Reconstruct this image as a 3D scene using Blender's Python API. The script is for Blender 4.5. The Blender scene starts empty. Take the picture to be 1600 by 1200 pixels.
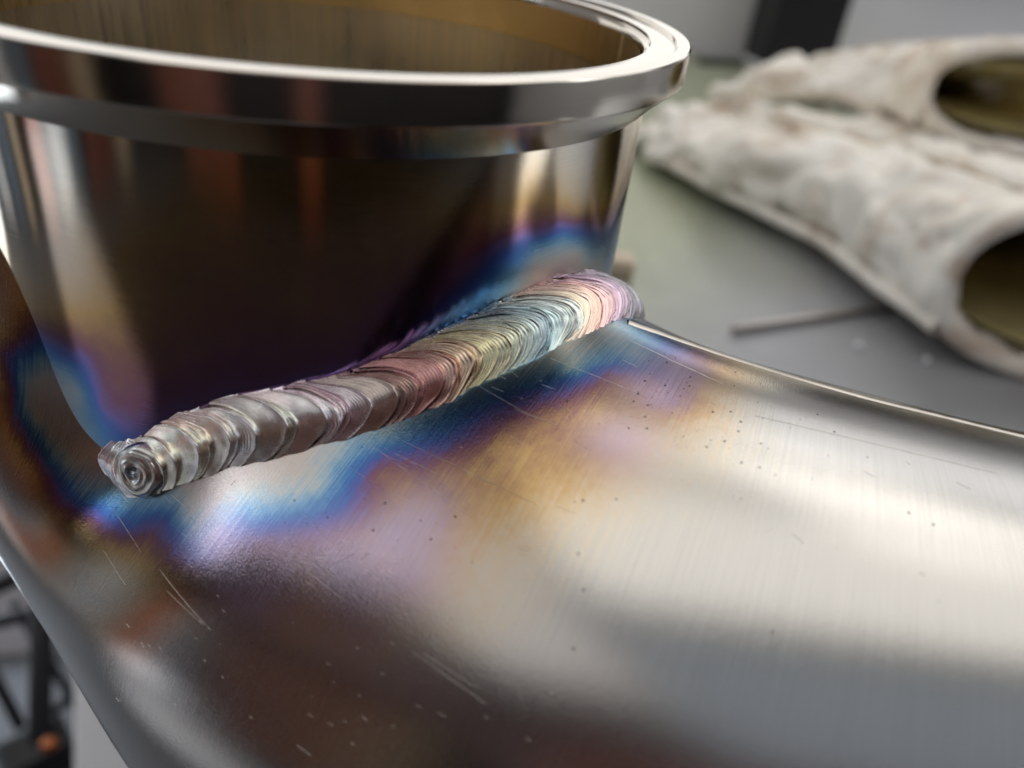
import bpy, math, random
import numpy as np
from mathutils import Vector, Matrix
R_ = math.radians
S = 0.045                      # metres per unit: the flange's outer radius is 45 mm
scene = bpy.context.scene
rng = np.random.RandomState(7)
random.seed(7)

# ------------------------------------------------------------------ camera
cam_d = bpy.data.cameras.new("camera"); cam = bpy.data.objects.new("camera", cam_d)
scene.collection.objects.link(cam); scene.camera = cam
YAW, PITCH, ROLL, FPX = 0.283289172, 0.568411500, 0.131647643, 1211.915
fw = np.array([math.cos(PITCH)*math.sin(YAW), math.cos(PITCH)*math.cos(YAW), -math.sin(PITCH)])
r0 = np.array([math.cos(YAW), -math.sin(YAW), 0.0]); u0 = np.cross(r0, fw)
rt = math.cos(ROLL)*r0+math.sin(ROLL)*u0; up = -math.sin(ROLL)*r0+math.cos(ROLL)*u0
CAM = np.array([0, -2.34425192, 0.292131520])
M = Matrix(((rt[0], up[0], -fw[0], CAM[0]*S), (rt[1], up[1], -fw[1], CAM[1]*S), (rt[2], up[2], -fw[2], CAM[2]*S), (0, 0, 0, 1)))
cam.matrix_world = M
cam_d.sensor_width = 36; cam_d.lens = FPX/1600*36
cam_d.clip_start = 0.005; cam_d.clip_end = 50
cam_d.dof.use_dof = True; cam_d.dof.focus_distance = 1.80*S; cam_d.dof.aperture_fstop = 15.0

# ------------------------------------------------------------------ world, light, exposure
world = bpy.data.worlds.new("World"); scene.world = world; world.use_nodes = True
world.node_tree.nodes["Background"].inputs[0].default_value = (.75, .82, 1, 1)
world.node_tree.nodes["Background"].inputs[1].default_value = .15
scene.view_settings.view_transform = 'Standard'; scene.view_settings.look = 'None'
scene.view_settings.exposure = 0.25; scene.view_settings.gamma = 1
def area(name, loc, look, sx, sy, rad, col=(1, 1, 1)):
    d = bpy.data.lights.new(name, 'AREA'); d.shape = 'RECTANGLE'; d.size = sx; d.size_y = sy
    d.energy = rad*math.pi*sx*sy; d.color = col
    o = bpy.data.objects.new(name, d); scene.collection.objects.link(o); o.location = loc
    o.rotation_euler = (Vector(look)-Vector(loc)).to_track_quat('-Z', 'Y').to_euler()
    return o
# radiance values in picture units
area("skylight_and_fill_lamp", (.85, -.30, 1.55), (.85, -.2999, 0), 3.1, .86, 1.08, (1, .97, .92))
area("skylight_and_fill_lamp", (-1.45, -.60, 1.55), (-1.45, -.5999, 0), 1.3, 1.9, .55, (1, .95, .93))  # dim fill added beside the skylight to lift the elbow's lower left
area("skylight_and_fill_lamp", (1.1, .42, 1.55), (1.1, .4201, 0), 3.6, .42, 1.05, (1, .97, .92))
area("high_fill_lamp", (1.5, .69, .95), (1.5, -2, .95), 1.7, .9, .78, (.97, .98, 1))  # fill added to brighten the elbow's far right side
area("window_lamp", (-2.3, .25, 1.35), (0, 0, .2), .8, .9, 2.4, (.86, .93, 1))
area("side_fill_lamp", (3.1, -.3, .85), (0, .1, -.3), 1.3, 1.0, 3.4, (.92, .96, 1))  # fill added to light the back wall and table
area("rim_fill_lamp", (.02, .68, .16), (.0, -2, .16), 1.2, .24, .95, (1, .98, .94))  # fill added for the rim lip to reflect, kept out of view
area("doorway_lamp", (-1.3, .69, -.52), (-1.3, -2, -.52), 1.9, .8, 2.2, (.80, .90, 1))
area("low_fill_lamp", (-2.38, -.42, -.79), (0, -.42, -.79), .56, .28, .75, (.85, .92, 1))  # low fill added for the bright strip on the collar
area("ceiling_bounce_fill", (.9, -1.55, 1.55), (.9, -1.5499, 0), 3.2, 1.3, .24, (.70, .84, 1))  # overhead fill added as ceiling bounce, lifting the weld bead
area("glove_fill_lamp", (.8, .36, 1.15), (.45, .28, -.1), .8, .6, .7, (1, .97, .92))  # fill added above the gloves to brighten them

# ------------------------------------------------------------------ helpers
coll = scene.collection
def link(o, parent=None):
    coll.objects.link(o)
    if parent: o.parent = parent
    return o
def tag(o, label=None, cat=None, group=None, kind=None):
    for k, v in (('label', label), ('category', cat), ('group', group), ('kind', kind)):
        if v: o[k] = v
    return o
def empty(name, loc, label, cat, group=None):
    o = bpy.data.objects.new(name, None); o.empty_display_size = .01; coll.objects.link(o)
    o.location = Vector(loc)*S; return tag(o, label, cat, group)
def mesh(name, V, F, mat, parent=None, smooth=True, attrs=None, uv=None, scale=True, origin=None):
    V = np.asarray(V, float)
    if scale: V = V*S
    if origin is not None: V = V-np.asarray(origin)*S
    m = bpy.data.meshes.new(name)
    if isinstance(F, np.ndarray):
        m.vertices.add(len(V)); m.vertices.foreach_set('co', V.ravel())
        n, k = F.shape; m.loops.add(n*k); m.loops.foreach_set('vertex_index', F.ravel().astype(np.int32))
        m.polygons.add(n); m.polygons.foreach_set('loop_start', (np.arange(n)*k).astype(np.int32))
        m.update(calc_edges=True); m.validate()
    else:
        m.from_pydata([tuple(v) for v in V], [], F); m.update()
    if smooth: m.polygons.foreach_set('use_smooth', [True]*len(m.polygons))
    m.materials.append(mat)
    for an, data in (attrs or {}).items():
        data = np.asarray(data, float)
        if data.ndim == 1:
            a = m.attributes.new(an, 'FLOAT', 'POINT'); a.data.foreach_set('value', data)
        else:
            a = m.attributes.new(an, 'FLOAT_VECTOR', 'POINT'); a.data.foreach_set('vector', data[:, :3].ravel())
    if uv is not None:
        l = m.uv_layers.new(name='UVMap'); idx = np.zeros(len(m.loops), np.int32); m.loops.foreach_get('vertex_index', idx)
        l.data.foreach_set('uv', np.asarray(uv, float)[idx].ravel())
    o = bpy.data.objects.new(name, m)
    link(o, parent)
    if origin is not None:
        o.location = Vector(tuple(np.asarray(origin)*S))
    return o
def gridF(n, m, wrap=False, flip=False):
    i = np.arange(n-1)[:, None]; j = np.arange(m if wrap else m-1)[None]
    j2 = (j+1) % m
    a = i*m+j; b = i*m+j2; c = (i+1)*m+j2; d = (i+1)*m+j
    F = np.stack([a, b, c, d], -1).reshape(-1, 4)
    return F[:, ::-1].copy() if flip else F
def lathe(prof, n=256):
    prof = np.array(prof); a = np.linspace(0, 2*np.pi, n, endpoint=False)
    V = np.stack([prof[:, 0, None]*np.cos(a), prof[:, 0, None]*np.sin(a), prof[:, 1, None]+0*a], -1).reshape(-1, 3)
    return V, gridF(len(prof), n, wrap=True)
def boxVF(c, s, rz=0, bev=0):
    x, y, z = [v/2 for v in s]
    if bev <= 0:
        V = [(sx*x, sy*y, sz*z) for sz in (-1, 1) for sy in (-1, 1) for sx in (-1, 1)]
        F = [(0, 2, 3, 1), (4, 5, 7, 6), (0, 1, 5, 4), (2, 6, 7, 3), (0, 4, 6, 2), (1, 3, 7, 5)]
    else:
        import bmesh
        bm = bmesh.new(); bmesh.ops.create_cube(bm, size=1)
        for v in bm.verts: v.co = (v.co.x*s[0], v.co.y*s[1], v.co.z*s[2])
        bmesh.ops.bevel(bm, geom=bm.edges[:], offset=bev, segments=2, affect='EDGES', profile=.5)
        V = [tuple(v.co) for v in bm.verts]; F = [tuple(v.index for v in f.verts) for f in bm.faces]; bm.free()
    c_, s_ = math.cos(rz), math.sin(rz)
    V = [(c[0]+c_*a-s_*b, c[1]+s_*a+c_*b, c[2]+d) for a, b, d in V]
    return V, F
def barVF(p, q, r, n=10):
    p = np.array(p, float); q = np.array(q, float); d = q-p; d /= np.linalg.norm(d)
    a = np.cross(d, [0, 0, 1.]) if abs(d[2]) < .9 else np.cross(d, [1., 0, 0]); a /= np.linalg.norm(a); b = np.cross(d, a)
    V = []; 
    for e, rr in ((p, r*.75), (p+d*r*.25, r), (q-d*r*.25, r), (q, r*.75)):
        for k in range(n):
            t = 2*math.pi*k/n; V.append(tuple(e+rr*(math.cos(t)*a+math.sin(t)*b)))
    F = [(i*n+k, i*n+(k+1) % n, (i+1)*n+(k+1) % n, (i+1)*n+k) for i in range(3) for k in range(n)]
    F += [tuple(range(n))[::-1], tuple(range(3*n, 4*n))]
    return V, F

# ------------------------------------------------------------------ materials
def newmat(name):
    m = bpy.data.materials.new(name); m.use_nodes = True
    nt = m.node_tree; return m, nt, nt.nodes["Principled BSDF"]
class NB:
    def __init__(s, nt): s.nt = nt
    def n(s, t, **k):
        o = s.nt.nodes.new(t)
        for a, b in k.items():
            if a.startswith('i_'): o.inputs[int(a[2:]) if a[2:].isdigit() else a[2:].replace('_', ' ')].default_value = b
            else: setattr(o, a, b)
        return o
    def l(s, a, b): s.nt.links.new(a, b)
    def math(s, op, a, b=None, c=None, clamp=False):
        o = s.nt.nodes.new('ShaderNodeMath'); o.operation = op; o.use_clamp = clamp
        for i, v in enumerate((a, b, c)):
            if v is None: continue
            if hasattr(v, 'is_linked') or hasattr(v, 'links'): s.l(v, o.inputs[i])
            else: o.inputs[i].default_value = v
        return o.outputs[0]
    def noise(s, vec, scale, detail=3, rough=.5, dist=0):
        o = s.nt.nodes.new('ShaderNodeTexNoise'); o.inputs['Scale'].default_value = scale; o.inputs['Detail'].default_value = detail
        o.inputs['Roughness'].default_value = rough; o.inputs['Distortion'].default_value = dist
        if vec is not None: s.l(vec, o.inputs['Vector'])
        return o.outputs[0]
    def mapping(s, vec, scale=(1, 1, 1), rot=(0, 0, 0), loc=(0, 0, 0)):
        o = s.nt.nodes.new('ShaderNodeMapping'); o.inputs['Scale'].default_value = scale; o.inputs['Rotation'].default_value = rot
        o.inputs['Location'].default_value = loc; s.l(vec, o.inputs['Vector']); return o.outputs[0]
    def ramp(s, fac, stops, interp='LINEAR'):
        o = s.nt.nodes.new('ShaderNodeValToRGB'); o.color_ramp.interpolation = interp
        e = o.color_ramp.elements
        while len(e) > 1: e.remove(e[-1])
        e[0].position = stops[0][0]; e[0].color = (*stops[0][1], 1)
        for p, c in stops[1:]:
            q = e.new(p); q.color = (*c, 1)
        s.l(fac, o.inputs[0]); return o.outputs[0]
    def mix(s, fac, a, b, mode='MIX'):
        o = s.nt.nodes.new('ShaderNodeMix'); o.data_type = 'RGBA'; o.blend_type = mode
        for i, v in ((0, fac), (6, a), (7, b)):
            if hasattr(v, 'links'): s.l(v, o.inputs[i])
            else: o.inputs[i].default_value = v if i == 0 else (*v, 1)
        return o.outputs[2]
    def bump(s, h, strength, dist, normal=None):
        o = s.nt.nodes.new('ShaderNodeBump'); o.inputs['Strength'].default_value = strength; o.inputs['Distance'].default_value = dist
        s.l(h, o.inputs['Height'])
        if normal is not None: s.l(normal, o.inputs['Normal'])
        return o.outputs[0]
def gray(v): return (v, v, v)
# colours of the oxide film on heated stainless steel, thin to thick
OX = [(0, (.47, .455, .43)), (.10, (.50, .455, .385)), (.2, (.50, .40, .28)), (.30, (.44, .29, .13)), (.39, (.27, .15, .11)), (.47, (.19, .09, .14)),
      (.54, (.15, .12, .30)), (.62, (.07, .13, .38)), (.70, (.08, .21, .44)), (.79, (.20, .36, .50)), (.87, (.38, .46, .49)),
      (.94, (.50, .47, .43)), (1.0, (.52, .44, .40))]
def tinted_steel(name, bscale, rough, brush, grain, oxnoise, ramp=OX, aniso=0.0, oxrough=.1, lineamt=.8):
    """steel whose oxide colour follows the 'ox' attribute; brushed along V of the UV map"""
    m, nt, p = newmat(name); b = NB(nt)
    uv = b.n('ShaderNodeUVMap', uv_map='UVMap').outputs[0]; oc = b.n('ShaderNodeTexCoord').outputs['Object']
    at = b.n('ShaderNodeAttribute', attribute_name='ox').outputs['Fac']
    line = b.noise(b.mapping(uv, bscale), 1, 4, .65)
    n1 = b.noise(oc, 120, 4, .6); n2 = b.noise(oc, 900, 3, .6)
    ph = b.math('ADD', at, b.math('MULTIPLY', b.math('SUBTRACT', n1, .5), oxnoise))
    ph = b.math('ADD', ph, b.math('MULTIPLY', b.math('SUBTRACT', line, .5), oxnoise*lineamt))
    ph = b.math('ADD', ph, b.math('MULTIPLY', b.math('SUBTRACT', n2, .5), oxnoise*.6), clamp=True)
    # no oxide, no noise: fade with the attribute
    col = b.ramp(ph, ramp)
    clean = b.ramp(at, [(0, gray(0)), (.06, gray(1))])
    col = b.mix(clean, ramp[0][1], col)
    if name == 'pipe_steel':
        mv = b.n('ShaderNodeAttribute', attribute_name='mauve').outputs['Fac']
        mv = b.math('MULTIPLY', mv, b.math('MULTIPLY_ADD', line, 1.2, .4), clamp=True)
        col = b.mix(mv, col, b.mix(n1, (.50, .34, .36), (.36, .35, .50)))
    lt = b.math('MULTIPLY_ADD', line, .35, .83)
    col = b.mix(1.0, col, b.mix(0.0, gray(1), gray(1)), 'MULTIPLY')
    hv = b.n('ShaderNodeHueSaturation'); b.l(col, hv.inputs['Color']); b.l(lt, hv.inputs['Value'])
    b.l(hv.outputs[0], p.inputs['Base Color'])
    p.inputs['Metallic'].default_value = 1
    n3 = b.noise(oc, 60, 3, .6)
    rr = b.math('ADD', b.math('MULTIPLY_ADD', n3, rough*.5, rough*.75), b.math('MULTIPLY', b.math('SUBTRACT', line, .5), rough*.6))
    rr = b.math('ADD', rr, b.math('MULTIPLY', b.ramp(at, [(.5, gray(0)), (1, gray(1))]), oxrough))
    b.l(rr, p.inputs['Roughness'])
    p.inputs['Anisotropic'].default_value = aniso
    bn = b.bump(line, brush, .00004)
    g = b.noise(oc, 6000, 2, .7); bn = b.bump(g, grain, .000016, bn)
    b.l(bn, p.inputs['Normal'])
    return m
M_pipe = tinted_steel('pipe_steel', (2400, 14, 1),   .125, .22, .9, .17, lineamt=2.0)
M_tube = tinted_steel('tube_steel', (4, 420, 1), .085, .09, .03, .08, oxrough=.35)
M_ring = tinted_steel('machined_steel', (3, 700, 1), .09, .10, .04, .02)
M_seam = tinted_steel('seam_steel', (3, 3, 1), .26, .1, .3, .05)
M_bore = tinted_steel('bore_steel', (70, 1.2, 1), .30, .5, .1, .10, ramp=[(0, (.47, .455, .43)), (.25, (.80, .62, .33)), (.45, (.68, .46, .20)), (1, (.4, .3, .2))], lineamt=2.5)
def bead_mat():
    m, nt, p = newmat('weld_bead_steel'); b = NB(nt)
    at = b.n('ShaderNodeAttribute', attribute_name='tint').outputs['Vector']; oc = b.n('ShaderNodeTexCoord').outputs['Object']
    geo = b.n('ShaderNodeNewGeometry').outputs['Position']
    n1 = b.noise(geo, 500, 4, .65); n2 = b.noise(geo, 2600, 3, .6)
    v = b.math('ADD', b.math('MULTIPLY_ADD', n1, .6, .88), b.math('MULTIPLY', n2, .3))
    hv = b.n('ShaderNodeHueSaturation'); b.l(at, hv.inputs['Color']); b.l(v, hv.inputs['Value'])
    b.l(hv.outputs[0], p.inputs['Base Color']); p.inputs['Metallic'].default_value = 1
    b.l(b.math('MULTIPLY_ADD', n1, .28, .11), p.inputs['Roughness'])
    rg = b.n('ShaderNodeAttribute', attribute_name='ring').outputs['Vector']
    fine = b.noise(b.mapping(rg, (420, 2.2, 1)), 1, 4, .75)
    b.l(b.bump(n2, .08, .00005, b.bump(fine, .38, .00005)), p.inputs['Normal'])
    return m
M_bead = bead_mat()
def plain(name, col, rough, metal=0, var=.15, scale=60, bump=.1, bdist=.0005, spec=None):
    m, nt, p = newmat(name); b = NB(nt); oc = b.n('ShaderNodeTexCoord').outputs['Object']
    n = b.noise(oc, scale, 5, .6)
    lo = tuple(c*(1-var) for c in col); hi = tuple(min(1, c*(1+var)) for c in col)
    b.l(b.ramp(n, [(.3, lo), (.7, hi)]), p.inputs['Base Color'])
    p.inputs['Roughness'].default_value = rough; p.inputs['Metallic'].default_value = metal
    if bump: b.l(b.bump(b.noise(oc, scale*6, 3), bump, bdist), p.inputs['Normal'])
    return m
M_scratch = plain('bright_scratch', (.8, .77, .72), .3, 1, .1, 800, 0)
M_speck = plain('dark_speck', (.06, .055, .05), .6, 0, .3, 800, 0)
M_dust = plain('pale_dust', (.75, .73, .7), .7, 0, .1, 800, 0)

# ------------------------------------------------------------------ geometry of the elbow and the branch (fitted)
CP= [-0.04312, -0.03478, -1.44334, -1.20661, -0.06039, 0.44064, 3.08832, 0.94843, -0.03693, -0.03324, 0.0, -0.00771, 0.03519]
CENTS= [[-0.5432, -0.6764, -0.9204], [-0.5054, -0.7298, -0.9168], [-0.4557, -0.791, -0.9082], [-0.419, -0.8004, -0.8778], [-0.3687, -0.8447, -0.8613], [-0.2726, -0.8745, -0.8014], [-0.1919, -0.8952, -0.7578], [-0.094, -0.915, -0.7119], [-0.0247, -0.9082, -0.6759], [0.0632, -0.9134, -0.6438], [0.1509, -0.9006, -0.6127], [0.2216, -0.8845, -0.5919], [0.2905, -0.8676, -0.5764], [0.3555, -0.8382, -0.564], [0.415, -0.8121, -0.5575], [0.4792, -0.7801, -0.5551], [0.5868, -0.6933, -0.5647], [0.6355, -0.6477, -0.5771], [0.7503, -0.517, -0.6354], [0.8367, -0.566, -0.6577], [1.0234, -0.7533, -0.6687], [1.1815, -0.866, -0.6806], [1.3467, -0.9539, -0.6945], [1.5219, -1.0215, -0.7108], [1.7454, -1.0728, -0.7362], [-0.889, -0.4219, -1.3759], [-0.8082, -0.6116, -1.4595], [-0.7646, -0.6973, -1.4982], [-0.6667, -0.8635, -1.5601], [-0.6057, -0.9556, -1.5857], [-0.4824, -1.1214, -1.6289], [-0.5132, -0.6768, -0.8877], [-0.5255, -0.6544, -0.8855], [-0.5416, -0.6195, -0.8795], [-0.5526, -0.5826, -0.8675], [-0.5435, -0.565, -0.8476], [-0.5342, -0.5474, -0.8284], [-0.5174, -0.5404, -0.8091], [-0.5044, -0.5213, -0.7877], [-0.4856, -0.5134, -0.7682], [-0.4703, -0.4936, -0.7469], [-0.4503, -0.4851, -0.7284], [-0.5684, -0.7305, -0.995], [-0.5869, -0.6958, -0.9904], [-0.5965, -0.6714, -0.9829], [-0.6077, -0.6336, -0.9675], [-0.6046, -0.6042, -0.9411], [-0.6521, -0.6514, -1.0477], [-0.5891, -0.5978, -0.9177], [-0.6435, -0.6339, -1.0182], [-0.5776, -0.5792, -0.8921], [-0.6265, -0.6271, -0.9878], [-0.5579, -0.571, -0.8658], [-0.613, -0.6076, -0.9543], [-0.5379, -0.5627, -0.8407], [-0.5927, -0.5993, -0.923], [-0.5212, -0.5419, -0.8133], [-0.5751, -0.5782, -0.8886], [-0.5049, -0.5215, -0.7882], [-0.5519, -0.5685, -0.858]]
CSG= [0.34, 0.34, 0.34, 0.34, 0.34, 0.34, 0.34, 0.34, 0.34, 0.34, 0.34, 0.34, 0.34, 0.34, 0.34, 0.34, 0.34, 0.34, 0.34, 0.34, 0.34, 0.34, 0.34, 0.34, 0.34, 0.34, 0.34, 0.34, 0.34, 0.34, 0.34, 0.26, 0.26, 0.26, 0.26, 0.26, 0.26, 0.26, 0.26, 0.26, 0.26, 0.26, 0.26, 0.26, 0.26, 0.26, 0.26, 0.26, 0.26, 0.26, 0.26, 0.26, 0.26, 0.26, 0.26, 0.26, 0.26, 0.26, 0.26, 0.26]
AMP= [0.2148, 0.1262, 0.062, 0.0399, 0.0031, -0.0454, -0.058, -0.0422, -0.0058, 0.0111, 0.0166, 0.0061, -0.0117, -0.0163, -0.0147, -0.0017, 0.0518, 0.0653, 0.0133, -0.0932, -0.0344, 0.0419, 0.0109, -0.0207, 0.003, 0.0016, -0.0342, -0.033, -0.0185, -0.0056, 0.0198, -0.305, -0.2788, -0.2007, -0.0848, -0.0709, -0.0366, -0.0464, 0.0397, 0.0899, 0.2478, 0.36, -0.0582, -0.062, -0.0361, 0.0438, 0.0988, -0.0022, 0.049, 0.0805, 0.0396, 0.0964, -0.0297, 0.1194, -0.0835, 0.0616, -0.0463, 0.0303, 0.0388, -0.0484]
OXP= [[-0.241, -0.992, -0.878, 1.0], [-0.078, -1.022, -0.793, 1.0], [-0.283, -0.998, -0.916, 0.92], [-0.211, -1.057, -0.894, 0.76], [-0.104, -1.076, -0.841, 0.82], [-0.013, -1.078, -0.793, 0.88], [0.027, -1.063, -0.766, 0.76], [0.068, -1.063, -0.746, 0.68], [0.048, -1.109, -0.78, 0.63], [0.115, -1.104, -0.743, 0.4], [-0.053, -1.166, -0.867, 0.47], [-0.143, -1.141, -0.904, 0.45], [-0.208, -1.153, -0.955, 0.34], [0.107, -1.234, -0.815, 0.3], [0.181, -1.233, -0.773, 0.3], [0.061, -1.163, -0.802, 0.52], [0.229, -1.23, -0.745, 0.36], [0.352, -1.23, -0.689, 0.34], [0.162, -1.312, -0.828, 0.22], [0.329, -1.381, -0.774, 0.12], [0.453, -1.338, -0.698, 0.1], [0.146, -1.033, -0.694, 0.82], [0.251, -1.033, -0.649, 0.72], [0.387, -1.016, -0.596, 0.72], [0.483, -1.019, -0.576, 0.66], [0.532, -0.991, -0.562, 0.82], [0.644, -0.911, -0.549, 0.86], [0.244, -1.095, -0.677, 0.55], [0.143, -1.076, -0.716, 0.62], [0.378, -1.072, -0.618, 0.52], [0.514, -1.064, -0.583, 0.5], [0.605, -1.038, -0.567, 0.42], [0.541, -1.117, -0.592, 0.3], [0.429, -1.149, -0.629, 0.34], [0.237, -1.159, -0.708, 0.33], [0.544, -1.21, -0.62, 0.37], [0.449, -1.238, -0.656, 0.3], [0.685, -0.976, -0.558, 0.8], [0.746, -1.02, -0.565, 0.56], [0.699, -1.105, -0.574, 0.5], [0.805, -1.064, -0.571, 0.3], [0.614, -1.195, -0.603, 0.2], [0.743, -1.216, -0.594, 0.13], [0.862, -1.263, -0.596, 0.05], [0.571, -1.349, -0.666, 0.08], [0.923, -1.422, -0.628, 0], [0.943, -1.104, -0.583, 0.05], [1.317, -1.279, -0.608, 0], [-0.37, -0.986, -0.985, 0.47], [-0.437, -0.922, -1.011, 0.62], [-0.522, -0.837, -1.023, 0.7], [-0.345, -0.972, -0.956, 0.62], [-0.299, -0.977, -0.918, 0.88], [-0.461, -0.968, -1.052, 0.25], [-0.57, -0.797, -1.015, 0.75], [-0.6, -0.743, -0.96, 0.85], [-0.549, -0.867, -1.062, 0.3], [-0.661, -0.742, -0.996, 0.4], [-0.525, -0.787, -0.977, 0.92], [-0.656, -0.689, -0.848, 0.97], [-0.676, -0.659, -0.727, 0.65], [-0.679, -0.656, -0.663, 0.3], [-0.667, -0.672, -0.788, 0.85], [-0.717, -0.655, -0.798, 0.28], [-0.675, -0.643, -0.574, 0.12], [0.34, -1.146, -0.659, 0.36], [0.437, -1.107, -0.612, 0.38], [0.381, -1.202, -0.665, 0.31], [0.487, -1.18, -0.624, 0.36], [-0.718, -0.696, -0.952, 0.25], [-0.729, -0.755, -1.08, 0.02], [-0.59, -0.93, -1.149, 0.03], [-0.419, -1.092, -1.093, 0.05], [-0.274, -1.172, -1.021, 0.1], [-0.079, -1.258, -0.948, 0.27], [-0.142, -1.276, -1.011, 0.15], [0.096, -1.424, -0.955, 0.05], [0.312, -1.513, -0.874, 0], [0.534, -1.499, -0.753, 0], [0.941, -1.648, -0.715, 0], [-0.275, -1.29, -1.171, 0], [-0.016, -1.235, -0.89, 0.3], [0.042, -1.31, -0.904, 0.25], [0.222, -1.306, -0.789, 0.25], [-0.237, -1.085, -0.929, 0.7], [1.161, -1.033, -0.619, 0]]
OXT= [[-48.9, -0.443, 0.95], [-58.5, -0.404, 0.85], [-53.2, -0.379, 0.75], [-57.9, -0.344, 0.52], [-50.4, -0.358, 0.52], [-66.0, -0.356, 0.55], [-71.9, -0.374, 0.48], [-73.5, -0.415, 0.52], [-60.9, -0.306, 0.4], [-66.4, -0.307, 0.35], [-51.0, -0.321, 0.3], [-61.6, -0.233, 0.24], [-52.4, -0.242, 0.15], [-60.0, -0.168, 0.12], [-49.2, -0.15, 0.05], [-69.6, -0.13, 0.12], [-82.6, -0.161, 0.28], [-82.3, -0.353, 0.38], [-82.2, -0.409, 0.42], [-82.2, -0.468, 0.45], [-82.1, -0.529, 0.46], [-94.2, -0.465, 0.4], [-98.3, -0.527, 0.44], [-94.5, -0.585, 0.46], [-106.7, -0.572, 0.42], [-107.0, -0.62, 0.45], [-112.0, -0.7, 0.46], [-115.7, -0.601, 0.38], [-120.0, -0.717, 0.46], [-121.9, -0.777, 0.52], [-123.7, -0.669, 0.55], [-125.6, -0.647, 0.5], [-126.8, -0.719, 0.75], [-126.4, -0.768, 0.85], [-127.0, -0.591, 0.35], [-124.2, -0.431, 0.1], [-131.9, -0.587, 0.3], [-133.6, -0.727, 0.8], [-113.4, -0.392, 0.3], [-104.6, -0.279, 0.32], [-90.0, -0.248, 0.34], [-80.9, -0.261, 0.34], [-97.6, -0.357, 0.36], [-111.4, -0.199, 0.1], [-40.1, -0.398, 0.5], [-42.7, -0.305, 0.12], [-38.6, -0.494, 0.85]]  # heat tint; mid-tube values also darken it in place of a dark reflection
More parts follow.
